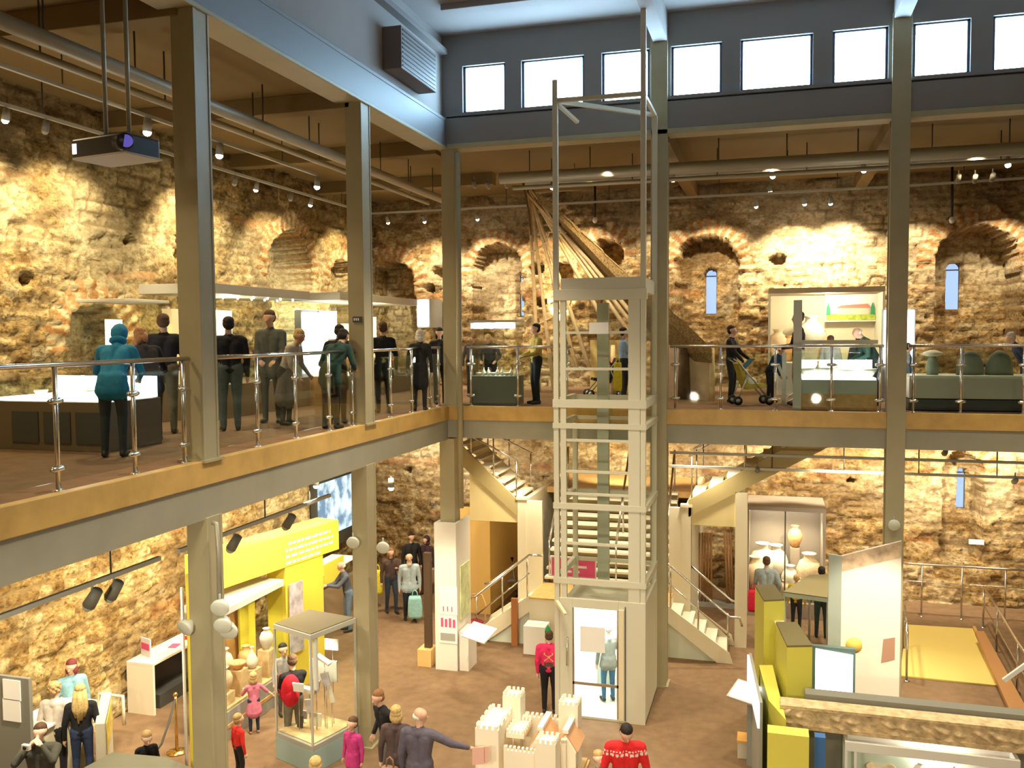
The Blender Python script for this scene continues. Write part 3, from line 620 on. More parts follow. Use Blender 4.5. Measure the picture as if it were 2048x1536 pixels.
# things people hold or wear
def bag(label, loc, sx, sy, sz, c, rz=0, handle=True, cat='bag', nm='carrier_bag'):
    t = thing(nm, label, cat, loc, rz); m_ = cloth(c); b = MB(); n = 10
    vs = []; 
    for i, (f, z) in enumerate(((.86, 0), (1, .12), (1.0, .5), (.92, .85), (.8, 1))):
        for j in range(16):
            a = 2*math.pi*j/16; cx = math.copysign(abs(math.cos(a))**.5, math.cos(a)); cy = math.copysign(abs(math.sin(a))**.5, math.sin(a))
            vs.append((cx*sx/2*f*(1+.03*math.sin(3*a+i)), cy*sy/2*f, z*sz))
    fs = [(i*16+j, i*16+(j+1) % 16, (i+1)*16+(j+1) % 16, (i+1)*16+j) for i in range(4) for j in range(16)]+[tuple(range(15, -1, -1)), tuple(64+j for j in range(16))]
    b.add(vs, fs, m_, True).build('bag_body', t, world=False)
    if handle: MB().tube([(-sx*.2, 0, sz*.95), (-sx*.15, 0, sz+.1), (0, 0, sz+.14), (sx*.15, 0, sz+.1), (sx*.2, 0, sz*.95)], .012, m_, 8).build('handle', t, world=False)
    return t
bag('turquoise shopping bag hanging from the hand of the pale blue coat', (BLUELOC[0]+.20, BLUELOC[1]-.16, .12), .34, .16, .52, (.32, .62, .62), .3)
bag('small red bag hanging beside the pale blue grey shirt', (BSLOC[0]-.30, BSLOC[1]-.05, .45), .22, .14, .50, (.70, .02, .06))
bag('yellow bag hanging beside the light blue shirt on the far gallery', (Y(1238, 760, 18.6).x-.02, 18.55, GF+.25), .18, .1, .6, (.75, .62, .05))
bag('brown handbag beside the brown coat of the blonde person', (BALD[0]-.42, BALD[1]-.05, .62), .28, .12, .26, (.30, .17, .10))
bag('yellow carrier bag at the edge of the middle column on the ground floor', (Z(757, 1215, 0).x, Z(757, 1215, 0).y, .35), .22, .14, .6, (.80, .70, .04))
def backpack(label, loc, rz, c, acc):
    t = thing('backpack', label, 'backpack', loc, rz); b = MB()
    b.ball((0, 0, 0), (.16, .12, .27), cloth(c), 16).build('main_pouch', t, world=False)
    MB().ball((0, .09, -.08), (.12, .05, .13), cloth(c), 12).build('front_pocket', t, world=False)
    for s in (-1, 1): MB().tube([(s*.09, -.06, .2), (s*.11, -.20, .22), (s*.13, -.26, .05), (s*.12, -.12, -.16)], .018, cloth(acc), 8).build('strap', t, world=False)
r = math.radians(cam_face(PACKLOC, 195)); q = Vector((-.02, .20, 0)); q = Matrix.Rotation(r, 3, 'Z') @ q
backpack('large red backpack worn by the person in black at the long case', (PACKLOC[0]+q.x-.13, PACKLOC[1]+q.y, 1.08), r, (.62, .01, .03), (.5, .02, .03))
t = thing('camera', 'small white and silver camera held up to the face', 'camera', (CAMLOC[0]+.06, CAMLOC[1]-.30, 1.48)); MB().bx((0, 0, 0), (.12, .05, .075), WHITE).build('camera_body', t, world=False, bevel=.008); MB().lathe([(.028, 0), (.028, .03), (.022, .04)], (0, 0, 0), BLACK, 12).build('lens', t, world=False).rotation_euler = (math.pi/2, 0, 0)
hx, hy = PINKLOC[0], PINKLOC[1]
t = thing('party_hat', 'small green elf hat on the head of the pink jumper', 'hat', (hx-.02, hy, 1.47)); MB().lathe([(.06, 0), (.05, .05), (.02, .10), (.003, .13)], (0, 0, 0), cloth((.02, .28, .10)), 12).build('hat_cone', t, world=False)
t = thing('leaflet', 'pale pink leaflet held out by the bald person in the slate coat', 'leaflet', (BALD[0]+.78, BALD[1]+.18, 1.08), .4); MB().bx((0, 0, 0), (.16, .01, .24), mat('pink_paper', (.75, .45, .38), .7)).build('folded_sheet', t, world=False); MB().bx((.08, .03, 0), (.14, .01, .22), mat('pink_paper', (.75, .45, .38), .7)).build('back_sheet', t, world=False)
# motif on the pink jumper back: worn print
# ---------------------------------------------------------------- balustrades
def balustrade(label, axis, fixed, a0, a1, posts, gl=GLASS):
    P = (lambda a, o, z: (fixed-o, a, z)) if axis == 'y' else (lambda a, o, z: (a, fixed+o, z))
    t = thing('glass_balustrade', label, 'balustrade', P((a0+a1)/2, 0, GF))
    zt = GF+1.2
    MB().tube([P(a0, 0, zt), P(a1, 0, zt)], .026, CHROME, 10).build('handrail', t)
    for a in posts:
        b = MB(); b.tube([P(a, 0, GF), P(a, 0, zt-.02)], .024, CHROME, 10); b.lathe([(.06, 0), (.06, .012), (.03, .03)], P(a, 0, GF+.002), CHROME, 14)
        po = b.build('post', t)
        c = MB()
        for z in (GF+.22, GF+.86):
            c = MB(); c.tube([P(a-.085, 0, z), P(a-.05, 0, z), P(a+.05, 0, z), P(a+.085, 0, z)], [.018, .032, .032, .018], CHROME, 8); c.build('clamp', po)
    e = [a0-.0]+list(posts)+[a1]
    for p, q in zip(e[:-1], e[1:]):
        if q-p > .15: MB().box(P(p+.045, -.005, GF+.10), P(q-.045, .005, GF+1.08), gl).build('glass_panel', t)
bx_ = EX-.16
balustrade('glass and steel balustrade at the near end of the left gallery, before the first column', 'y', bx_, 3.6, 8.82, [4.8, 5.8, 6.82, 7.88, 8.72])
balustrade('glass and steel balustrade between the first and second columns of the left gallery', 'y', bx_, 9.20, 13.10, [9.28, 10.23, 11.21, 12.21, 13.0])
balustrade('glass and steel balustrade between the second column and the corner column', 'y', bx_, 13.53, 16.95, [13.62, 14.5, 15.47, 16.41, 16.88])
fy_ = EY+.16
balustrade('glass and steel balustrade on the far gallery between the corner and the lift', 'x', fy_, -5.9, -3.75, [-5.82, -4.83, -3.83])
balustrade('glass and steel balustrade on the far gallery between the lift and the right column', 'x', fy_, -1.82, 1.96, [-1.72, -.88, .1, 1.08, 1.9])
balustrade('glass and steel balustrade on the far gallery right of the right column', 'x', fy_, 2.36, 6.2, [2.45, 3.22, 4.2, 5.2])
# ---------------------------------------------------------------- lift
LX0, LX1, LY0, LY1 = -3.64, -2.02, 15.2, 16.85
LP = mat('lift_frame_paint', (.66, .64, .52), .45)
t = thing('lift_shaft', 'tall pale steel and glass passenger lift shaft in the middle of the atrium', 'lift', ((LX0+LX1)/2, (LY0+LY1)/2, 0))
ztl = Y(1097, 160, LY0).z; w_ = .09
for nm, (x, y, z1) in dict(a=(LX0+.05, LY0+.05, ztl), b=(LX1-.05, LY0+.05, 12.72), c=(LX1-.05, LY1-.05, Y(1320, 232, LY1).z), d=(LX0+.05, LY1-.05, 5.1)).items():
    MB().box((x-w_/2, y-w_/2, 0), (x+w_/2, y+w_/2, z1), LP).build('corner_post', t, bevel=.005)
zt = Y(1195, 193, LY0).z
MB().bar((LX0, LY0+.05, zt), (LX1, LY0+.05, zt), .07, .07, LP).build('top_rail', t)
MB().bar((LX1-.05, LY0, zt), (LX1-.05, LY1, zt), .06, .06, LP).build('top_rail', t)
MB().bar((LX0+.05, LY0+.05, zt), (LX1-.05, LY1-.05, zt), .07, .07, LP).build('diagonal_brace', t)
MB().bar((LX0+.05, LY0+.02, zt-.02), (LX0+.36, LY0+.45, zt-.30), .07, .05, LP).build('short_brace', t)
zc0 = Y(1195, 600, LY0).z; zf = lambda py: Y(1195, py, LY0).z
b = MB()   # car head box and frame bands
b.box((LX0+.14, LY0+.02, zf(585)), (LX1-.04, LY1-.05, zf(555)), LP); b.box((LX0+.02, LY0-.02, zf(600)), (LX1+.02, LY0+.08, zf(578)), LP)
b.build('head_box', t, bevel=.008)
for py, hh in ((808, .14), (853, .09), (1015, .10), (1166, .10)):
    z = zf(py); f = MB()
    f.bar((LX0, LY0+.03, z), (LX1, LY0+.03, z), .08, hh, LP); f.bar((LX1-.03, LY0, z), (LX1-.03, LY1, z), .08, hh, LP); f.bar((LX0+.03, LY0, z), (LX0+.03, LY1, z), .08, hh, LP); f.bar((LX0, LY1-.03, z), (LX1, LY1-.03, z), .06, hh*.7, LP)
    f.build('ring_frame', t)
for py in (665, 738, 882, 945, 990, 1090):
    z = zf(py); MB().bar((LX0+.15, LY0+.03, z), (LX1-.2, LY0+.03, z), .04, .045, LP).build('glazing_bar', t)
zb = zf(1200)
for (x0, x1) in ((LX0+.13, LX0+.23), (LX1-.30, LX1-.10)): MB().box((x0, LY0+.0, zb), (x1, LY0+.07, zf(590)), LP).build('front_stile', t)
MB().box((LX1-.34, LY0+.9, 5.1), (LX1-.28, LY0+.96, zf(600)), LP).build('side_stile', t)
MB().box((LX0+.5, LY1-.16, .0), (LX0+.72, LY1-.06, zf(600)), mat('guide_rail_grey', (.42, .45, .36), .4)).build('guide_rail', t)
g = MB(); g.box((LX0+.2, LY0+.04, zb), (LX1-.12, LY0+.05, zf(600)), GLASSC); g.build('front_glass', t)
g = MB(); g.box((LX1-.05, LY0+.1, zb), (LX1-.04, LY1-.1, zf(600)), GLASSC); g.build('side_glass', t)
# door storey at the bottom
DX0, DX1 = Y(1145, 1300, LY0).x, Y(1237, 1300, LY0).x; DZ1 = Y(1190, 1218, LY0).z; DZ0 = .06
b = MB(); b.box((LX0+.1, LY0-.01, 0), (DX0, LY0+.06, zb), LP); b.box((DX1, LY0-.01, 0), (LX1, LY0+.06, zb), LP); b.box((DX0, LY0-.01, DZ1), (DX1, LY0+.06, zb), LP)
b.box((LX0+.1, LY0+.0, 0), (LX1, LY1, .05), LP); b.build('door_surround', t, bevel=.006)
MB().box((LX1-.05, LY0+.06, 0), (LX1, LY1, zb), LP).build('side_panel', t)
b = MB(); b.box((DX1+.01, LY0-.035, .05), (DX1+.10, LY0-.01, DZ1+.02), CREAM); b.box((DX1+.115, LY0-.03, .05), (DX1+.13, LY0-.012, DZ1+.08), DARK); b.build('door_jamb', t)
b = MB(); b.tube([(DX0-.08, LY0-.03, .95), (DX0-.08, LY0-.09, .97), (DX0-.08, LY0-.09, 1.43), (DX0-.08, LY0-.03, 1.45)], .014, CHROME, 8); b.build('door_handle', t)
b = MB(); b.box((DX0, LY0+.0, DZ0), (DX0+.03, LY0+.03, DZ1), CHROME); b.box((DX1-.03, LY0+.0, DZ0), (DX1, LY0+.03, DZ1), CHROME); b.box((DX0, LY0+.0, DZ0+.55), (DX1, LY0+.02, DZ0+.60), CHROME); b.box((DX0, LY0+.01, DZ0), (DX1, LY0+.015, DZ1), GLASSC); b.build('glass_door', t)
b = MB(); b.bar((LX0+.05, LY0-.02, zf(1208)), (LX0+.25, LY0-.22, zf(1226)), .06, .05, CREAM); b.build('door_closer', t)
b = MB(); b.box((LX0+.12, LY0+.12, zb-.15), (LX1-.06, LY1-.05, zb-.11), LP); b.box((LX0+.12, LY1-.08, .05), (LX1-.06, LY1-.05, zb-.15), WHITE); b.box((LX0+.10, LY0+.12, .05), (LX0+.13, LY1-.05, zb-.15), WHITE); b.build('car_lining', t)
MB().box((LX0+.3, LY0+.3, zb-.17), (LX1-.3, LY1-.3, zb-.155), mat('lift_light', (1, 1, 1), .5, emit=(.9, .97, 1), es=9)).build('ceiling_light', t)
point('lift_lamp', ((LX0+LX1)/2, LY0+.5, 1.9), 55, COOL, .15)
b = MB(); p = Y(1160, 1252, LY0-.02); q = Y(1210, 1307, LY0-.02); b.box((p.x, LY0-.012, q.z), (q.x, LY0-.004, p.z), PAPER); b.build('door_notice', t)
tag(MB().box((Y(1178, 663, LY0-.03).x, LY0-.03, Y(1190, 668, LY0-.03).z), (Y(1235, 663, LY0).x-.25+.1, LY0-.022, Y(1190, 645, LY0-.03).z), PAPER).build('paper_notice'), 'small white paper notice on the upper lift glass', 'notice')
# ---------------------------------------------------------------- stairs
SP = mat('stair_cream', (.80, .74, .55), .55); STR = mat('stringer_khaki', (.46, .38, .18), .5); TREAD = mat('stair_tread', (.80, .74, .60), .6)
SX0, SX1, SY0, SY1, SZ1 = -5.55, -1.62, 19.6, 21.9, 2.95
t = thing('staircase', 'cream painted double staircase with steel rails behind the lift', 'staircase', ((SX0+SX1)/2, 20.5, 0))
PZ = 1.05
MB().box((-5.0, 18.55, 0), (-2.0, 19.75, PZ), SP).build('lower_platform', t)
MB().box((-5.0, 18.53, PZ), (-2.0, 19.8, PZ+.03), OAK).build('platform_floor', t)
for s, x0 in ((-1, -5.0), (1, -2.0)):     # short side flights down to the floor
    b = MB(); n = 6; r_ = PZ/n
    for i in range(n-1): b.box((x0+s*i*.22, 18.62, PZ-(i+1)*r_-.04), (x0+s*(i+1)*.24, 19.7, PZ-(i+1)*r_), TREAD); b.box((x0+s*(i*.22+.2), 18.66, PZ-(i+2)*r_), (x0+s*(i*.22+.22), 19.66, PZ-(i+1)*r_-.04), STR)
    b.build('side_steps', t)
    MB().prism([(x0, 18.62, PZ-.1), (x0+s*1.15, 18.62, .1), (x0+s*1.15, 18.62, 0), (x0, 18.62, 0)], (0, .03, 0), mat('stair_side_pale', (.62, .66, .55), .6)).build('side_infill', t)
    for y in (18.58, 19.72):
        MB().prism([(x0, y-.025, PZ+.06), (x0+s*1.25, y-.025, .22), (x0+s*1.32, y-.025, 0), (x0+s*1.0, y-.025, 0), (x0, y-.025, PZ-.30)], (0, .05, 0), SP).build('stringer', t)
    MB().tube([(x0-s*.3, 18.58, PZ+.95), (x0, 18.58, PZ+.95), (x0+s*1.25, 18.58, .98), (x0+s*1.45, 18.58, .97), (x0+s*1.5, 18.58, .80)], .025, CHROME, 10).build('handrail', t)
    MB().tube([(x0, 18.58, PZ+.55), (x0+s*1.25, 18.58, .55)], .016, CHROME, 8).build('mid_rail', t)
    MB().tube([(x0, 19.72, PZ+.95), (x0+s*1.25, 19.72, .98), (x0+s*1.4, 19.72, .96)], .025, CHROME, 10).build('handrail', t)
    for q in (0.05, .62, 1.22): MB().tube([(x0+s*q, 18.58, PZ*(1-q/1.3)+.02), (x0+s*q, 18.58, PZ+.95-q*.78)], .018, CHROME, 8).build('rail_post', t)
n = 11
for i in range(n):
    y = 19.75+i*.19; z = PZ+(i+1)*(SZ1-PZ)/n
    MB().box((-4.95, y-.02, z-.05), (-2.1, y+.24, z), TREAD).box((-4.95, y+.14, z-.17), (-2.1, y+.16, z-.05), mat('stair_riser', (.45, .34, .18), .7)).build('step', t)
for s, x in ((-1, SX0+.1), (1, SX1-.1)):
    MB().box((x-.10, SY0, 0), (x+.10, SY0+.12, SZ1+.06), SP).box((x-.06, SY0+.1, 0), (x+.06, 24.2, SZ1+.02), SP).box((x-.13, SY0-.02, SZ1+.06), (x+.13, SY0+.14, SZ1+.12), SP).build('cheek_wall', t)
b = MB(); b.box((SX0, SY0+.02, 0), (-4.97, SY0+.10, SZ1+.04), SP).build('front_wall', t); MB().box((-2.1, SY0+.02, 0), (SX1, SY0+.10, SZ1+.04), SP).build('front_wall', t)
for x in (-4.85, -3.3, -2.2):
    MB().tube([(x, 19.8, PZ+1.0), (x, 21.85, SZ1+1.0)], .028, CHROME, 10).build('handrail', t)
    for q in (0, .5, 1): MB().tube([(x, 19.8+q*2.05, PZ+q*(SZ1-PZ)), (x, 19.8+q*2.05, PZ+1+q*(SZ1-PZ))], .02, CHROME, 8).build('rail_post', t)
MB().box((SX0, 21.85, SZ1-.15), (SX1, 24.1, SZ1), OAK).build('landing', t)
MB().tube([(SX0+.1, 24.0, SZ1+1.0), (SX1, 24.0, SZ1+1.0)], .03, CHROME, 8).build('landing_rail', t)
for s, p0, p1 in ((-1, Y(1035, 1000, SY0), Y(925, 893, SY0)), (1, Y(1377, 1000, SY0), Y(1640, 858, SY0))):
    w2 = .50; d = (p1-p0); top = Vector((p1.x, SY0, p1.z))+d*.25
    MB().prism([(p0.x, SY0, p0.z), (top.x, SY0, top.z), (top.x, SY0, top.z-w2), (p0.x, SY0, p0.z-w2*.75)], (0, .06, 0), STR).build('upper_stringer', t)
    MB().prism([(p0.x, SY0+1.3, p0.z), (top.x, SY0+1.3, top.z), (top.x, SY0+1.3, top.z-w2), (p0.x, SY0+1.3, p0.z-w2*.75)], (0, .06, 0), STR).build('upper_stringer', t)
    n = 9
    for i in range(n):
        f = (i+.5)/n; c = Vector((p0.x, 0, p0.z)).lerp(Vector((top.x, 0, top.z)), f); MB().box((c.x-.13, SY0+.05, c.z-.05), (c.x+.13, SY0+1.3, c.z), TREAD).build('step', t)
    for yy in (SY0+.03, SY0+1.33):
        MB().tube([(p0.x, yy, p0.z+.95), (top.x, yy, top.z+.95)] if s > 0 else [(p0.x, yy, p0.z+.9), (top.x, yy, min(top.z+.9, 4.7))], .022, CHROME, 8).build('handrail', t)
        for f in (.02, .35, .68): c = p0.lerp(top, f); MB().tube([(c.x, yy, c.z-.05), (c.x, yy, min(4.66, c.z+.9))], .018, CHROME, 8).build('rail_post', t)
    # cream soffit wall below
    e = Y(940, 1040, SY0+.03) if s < 0 else Y(1490, 1055, SY0+.03)
    zb_ = e.z; f = (e.x-p0.x)/(top.x-p0.x); zu = p0.z+f*(top.z-p0.z)-w2*.85
    MB().prism([(p0.x, SY0+.03, zb_), (e.x, SY0+.03, zb_), (e.x, SY0+.03, max(zu, zb_+.05)), (p0.x, SY0+.03, p0.z-w2*.7)], (0, .08, 0), mat('stair_soffit_cream', (.82, .70, .36), .55)).build('soffit_panel', t)
MB().box((Y(1470, 1100, SY0).x, SY0, 0), (Y(1494, 1100, SY0).x, SY0+.25, Y(1480, 985, SY0).z), SP).build('support_post', t)
x0 = Y(935, 1100, 20.4).x; x1 = Y(980, 1100, 20.4).x
MB().box((x0-.3, 20.4, 0), (x1, 20.5, 2.6), mat('amber_wall_paint', (.75, .50, .16), .6)).box((x1-.06, 20.5, 0), (x1, 24.1, 2.6), mat('amber_wall_paint', (.75, .50, .16), .6)).build('under_stair_wall', t)
p = Y(1030, 1240, 18.5); tag(MB().box((p.x-.07, 18.44, 0), (p.x+.07, 18.52, 1.05), mat('rust_panel', (.42, .16, .05), .6)).build('trim_post'), 'rust coloured upright panel at the corner of the stair platform', 'panel')
p = Y(1073, 1270, 18.2); tag(MB().box((p.x-.24, 18.0, 0), (p.x+.24, 18.4, .62), WHITE).build('white_plinth', bevel=.01), 'low white plinth standing against the stair platform', 'plinth')
sg = thing('hanging_sign', 'pink sign with white lettering on the stair rail behind the lift', 'sign', Y(1147, 1134, 18.5))
a, c = Y(1104, 1150, 18.5), Y(1190, 1120, 18.5); MB().box((a.x-.03, 18.5, a.z-.03), (c.x+.03, 18.515, c.z+.03), PAPER).build('border', sg); MB().box((a.x, 18.49, a.z), (c.x, 18.50, c.z), PINK).build('panel', sg)
b = MB()
for r_i, wd in enumerate(([.10, .16, .12, .2], [.2, .12, .14])):
    x = a.x+.08
    for v in wd: b.box((x, 18.484, a.z+.19-r_i*.11), (x+v, 18.49, a.z+.24-r_i*.11), PAPER); x += v+.035
b.build('lettering', sg)
# pole rack under the right flight
RK = mat('dark_pole', (.35, .18, .07), .6)
b_ = thing('pole_rack', 'row of slanting brown poles under the right hand stair flight', 'rack', (-1.3, 22.4, 0))
for i in range(13):
    x = Y(1392+i*6.3, 1120, 22.4).x
    if 6 <= i <= 9: continue
    MB().tube([(x, 22.4, .1), (x+.02-.01*i, 22.4+.02*i, Y(1400, 1066, 22.4).z)], .028, RK, 8).build('pole', b_)
MB().box((-1.95, 22.35, 0), (-.75, 22.65, .12), GREY).build('base_rail', b_)
# ---------------------------------------------------------------- ceiling services
def pipe(nm, label, pts, r, m_, cat='pipe', hang=None, n=10):
    o = MB().tube(pts, r, m_, n).build(nm); c = Vector(pts[0]); origin_to(o, c); tag(o, label, cat)
    return o
GP = mat('galvanised', (.40, .38, .30), .45, .3)
def services(nm, label, p, q, r, hang, m_=GP, ztop=10.7, cat='pipe'):
    t = thing(nm, label, cat, (p.x, p.y, p.z)); MB().tube([p, q], r, m_, 12).build('pipe_run', t)
    for i in range(hang):
        c = p.lerp(q, (i+.5)/hang); MB().tube([c, (c.x, c.y, ztop)], .012, DARK, 6).build('hanger_rod', t)
p, q = X(205, 17, -7.6), X(890, 345, -7.6); z = q.z
services('ceiling_pipe', 'large grey pipe along the left gallery ceiling beside the columns', Vector((-7.6, 3.0, 10.05)), Vector((-7.6, 20.5, 10.05)), .09, 12)
services('cable_tray', 'thin grey cable pipe running beside the large pipe on the left gallery ceiling', Vector((-8.0, 3.0, 10.0)), Vector((-8.0, 20.5, 10.0)), .05, 8)
services('ceiling_pipe', 'large grey pipe along the far gallery ceiling', Vector((-5.6, 18.6, 10.15)), Vector((8.8, 18.6, 10.15)), .12, 11)
services('cable_tray', 'thin grey cable pipe along the far gallery ceiling in front of the wall', Vector((-5.6, 19.6, 10.1)), Vector((8.8, 19.6, 10.1)), .05, 8)
_l = dict(n=0)
TRK = mat('track_grey', (.55, .57, .52), .45)
def track(label, pts, ztop, rods=4, w=.05):
    t = thing('lighting_track', label, 'lighting track', pts[0]); 
    for a, c in zip(pts[:-1], pts[1:]): MB().bar(a, c, w, .05, TRK).build('track_bar', t)
    for i in range(rods):
        c = Vector(pts[0]).lerp(Vector(pts[-1]), (i+.5)/rods)
        if ztop > c.z+.05: MB().tube([c, (c.x, c.y, ztop)], .01, DARK, 6).build('hanger_rod', t)
def lamp(label, pos, aim, on=True, size=1.0, group=None, rod=None):
    t = thing('spotlight_lamp', label, 'spotlight', pos, 0, group)
    d = (Vector(aim)-Vector(pos)).normalized(); b = MB(); s = size
    b.tube([Vector((0, 0, 0))-d*.09*s, Vector((0, 0, 0))+d*.07*s], [.045*s, .055*s], mat('lamp_body_grey', (.22, .22, .19), .5) if not on else GREY, 12).build('lamp_body', t, world=False)
    MB().tube([(0, 0, .02), (0, 0, .17)], .012, GREY, 6).build('stem', t, world=False)
    MB().ball(d*.075*s, .05*s, LENS if on else mat('dull_lens', (.5, .52, .45), .3), 10).build('lens', t, world=False)
# left wall track
zt_ = 10.0; track('long lighting track beside the left stone wall above the gallery', [(-10.5, 3, zt_+.12), (-10.5, 22.5, zt_+.12)], 10.7, 6)
for px, py, on in ((12, 240, 1), (92, 262, 0), (268, 300, 0), (470, 362, 0), (513, 376, 1), (582, 398, 0), (622, 405, 1)):
    p = X(px, py, -10.5); lamp('wall spotlight on the left track, %s' % {12: 'at the far left edge of the view', 92: 'unlit, left of the projector', 268: 'unlit, behind the projector', 470: 'unlit, just right of the near column', 513: 'lit, first right of the near column', 582: 'unlit, between two lit ones', 622: 'lit, last before the middle column'}[px], (p.x, p.y, zt_-.02), (WX, p.y+.3, 7.5), on)
track('middle lighting track under the left gallery ceiling', [(-9.1, 3, 10.15), (-9.1, 17, 10.15)], 10.7, 5)
for px, py, nm in ((292, 152, 'left of the near column'), (437, 215, 'right of the near column'), (633, 296, 'left of the middle column')):
    p = X(px, py, -9.1); lamp('bright round spotlight hung from the middle track '+nm, (p.x, p.y, 10.0), (-9.5, p.y, 5), True, 1.25)
yt = WY-1.1
track('long lighting track beside the far stone wall', [(-11, yt, Y(747, 427, yt).z), (Y(1800, 375, yt).x, yt, Y(1300, 397, yt).z), (8.5, yt, Y(1300, 397, yt).z+.1)], 10.7, 7)
names = {775: 'first right of the middle column', 848: 'second right of the middle column', 886: 'touching the corner column', 954: 'just right of the corner column', 1512: 'left one of three above the painted case', 1609: 'middle one of three above the painted case', 1661: 'right one of three above the painted case', 1540: 'small one above the three on the far wall'}
for px, py in ((775, 440), (848, 438), (886, 411), (954, 433), (1512, 407), (1609, 402), (1661, 401), (1540, 377)):
    p = Y(px, py, yt); lamp('lit spotlight on the far wall track, '+names[px], p, (p.x+.2, WY, 7.2))
track('short lighting track under the far gallery ceiling', [(-5.5, 20.3, 10.3), (8.5, 20.3, 10.3)], 10.7, 6)
for px, py, nm in ((1105, 368, 'beside the left lift post'), (1346, 352, 'right of the full height column'), (1545, 345, 'above the round arch window'), (1727, 333, 'left of the right column'), (2015, 322, 'near the right edge of the view')):
    p = Y(px, py, 20.3); lamp('bright spotlight under the far gallery ceiling, '+nm, p, (p.x+.3, 19, 5), True, 1.15)
for px, py, nm in ((948, 368, 'left one of the three by the corner'), (976, 370, 'middle one of the three by the corner'), (1012, 368, 'right one of the three by the corner'), (1917, 357, 'left one of three at far right'), (1950, 357, 'middle one of three at far right'), (1985, 354, 'right one of three at far right')):
    p = Y(px, py, 20.6); lamp('unlit spotlight under the far gallery ceiling, '+nm, p, (p.x, WY, 7), False)
for px, nm in ((1190, 'above the dark arch behind the lift'), (1904, 'above the right hand arch')):
    p = Y(px, 365, WY-.8); q = Y(px, 440, WY-.8); t = thing('pendant_sensor', 'thin black rod with a small white sensor '+nm, 'sensor', q); MB().tube([q, (p.x, p.y, 10.7)], .03, BLACK, 6).build('rod', t); MB().ball(q, (.07, .07, .09), WHITE, 8).build('sensor_head', t)
# real light of the wall spots
for y, zz, pw in ((6.0, 8.0, 950), (9.6, 8.2, 1000), (11.8, 7.6, 700), (15.2, 8.0, 900), (18.2, 7.7, 650), (21.5, 7.5, 700), (3.0, 8, 700)):
    spot('wall_spot', (-9.6, y, 10.0), (WX, y+.4, zz), pw*.60, WARMW, 88, .55, .04)
for x, zz, pw in ((-9.3, 7.6, 700), (-7.6, 7.3, 800), (-4.9, 8.0, 600), (-6.0, 7.4, 600), (-2.7, 7.6, 450), (-1.4, 7.8, 650), (.5, 7.6, 1150), (1.6, 7.7, 900), (3.4, 7.2, 650), (5.2, 7.2, 600)):
    spot('wall_spot', (x, WY-1.5, 10.0), (x+.1, WY, zz), pw*.58, WARMW, 84, .55, .04)
spot('niche_spot', (-5.6, WY-.5, 7.0), (-5.55, WY+.6, 8.9), 420, WARMW, 60, .5, .03)
# lower wall washers
for y in (7.0, 9.5, 12.0, 14.5, 17.5): spot('lower_wall_spot', (-8.8, y, 4.5), (WX, y+.3, 2.4), 400, WARMW, 105, .6, .05)
for x, pw in ((-9.5, 260), (-6.8, 200), (-3.5, 320), (-.5, 300), (1.6, 420), (3.6, 420), (5.6, 400)): spot('lower_wall_spot', (x, WY-2.0, 4.5), (x, WY, 2.8), pw*1.15, WARMW, 105, .6, .05)
# tracks under the gallery edge
def low_track(label, a, c, lamps):
    track(label, [a, c], 4.7, 3)
z1 = X(382, 1093, -6.9).z
track('grey lighting track under the gallery edge at lower left', [(-6.9, 4.0, z1), (-6.9, 8.85, z1)], 4.7, 3)
for px, nm in ((185, 'left one, seen below the track'), (228, 'right one, seen below the track')):
    p = X(px, 1250-px*.33, -6.9); lamp('dark unlit spotlight on the lower left track, '+nm, (p.x, p.y, z1-.17), (-9, p.y, 1), False, 1.3)
track('grey lighting track under the gallery edge between the two nearest columns', [(-6.9, 9.2, z1), (-6.9, 13.1, z1)], 4.7, 3)
for px, py, nm in ((468, 1080, 'left one, above the yellow header'), (578, 1035, 'right one, above the yellow header')):
    p = X(px, py, -6.9); lamp('dark unlit spotlight under the gallery edge, '+nm, (p.x, p.y, z1-.17), (-9, p.y, 1), False, 1.3)
p = X(782, 967, -8.6); lamp('bright round spotlight below the gallery in front of the grey stone corner', p, (p.x, p.y, 1), True, 1.4)
p = X(632, 963, -9.8); lamp('lit spotlight beside the wall mounted screen', p, (p.x, p.y, 1), True, 1.3)
for py, yy, nm in ((905, 18.4, 'upper'), (932, 19.4, 'lower')):
    p = Y(1340, py, yy); q = Y(2075, py+10, yy); track('pale lighting track below the far gallery right of the lift, %s of two' % nm, [(p.x, yy, p.z), (q.x, yy, p.z)], 4.8, 5)
for px, py, yy, nm, on in ((1515, 940, 19.4, 'above the dark wall case', 0), (1890, 905, 18.4, 'above the ground floor slit window', 0), (2030, 962, 19.4, 'near the right edge of the view', 1)):
    p = Y(px, py, yy); lamp('spotlight below the far gallery, '+nm, p, (p.x, WY, 2), bool(on))
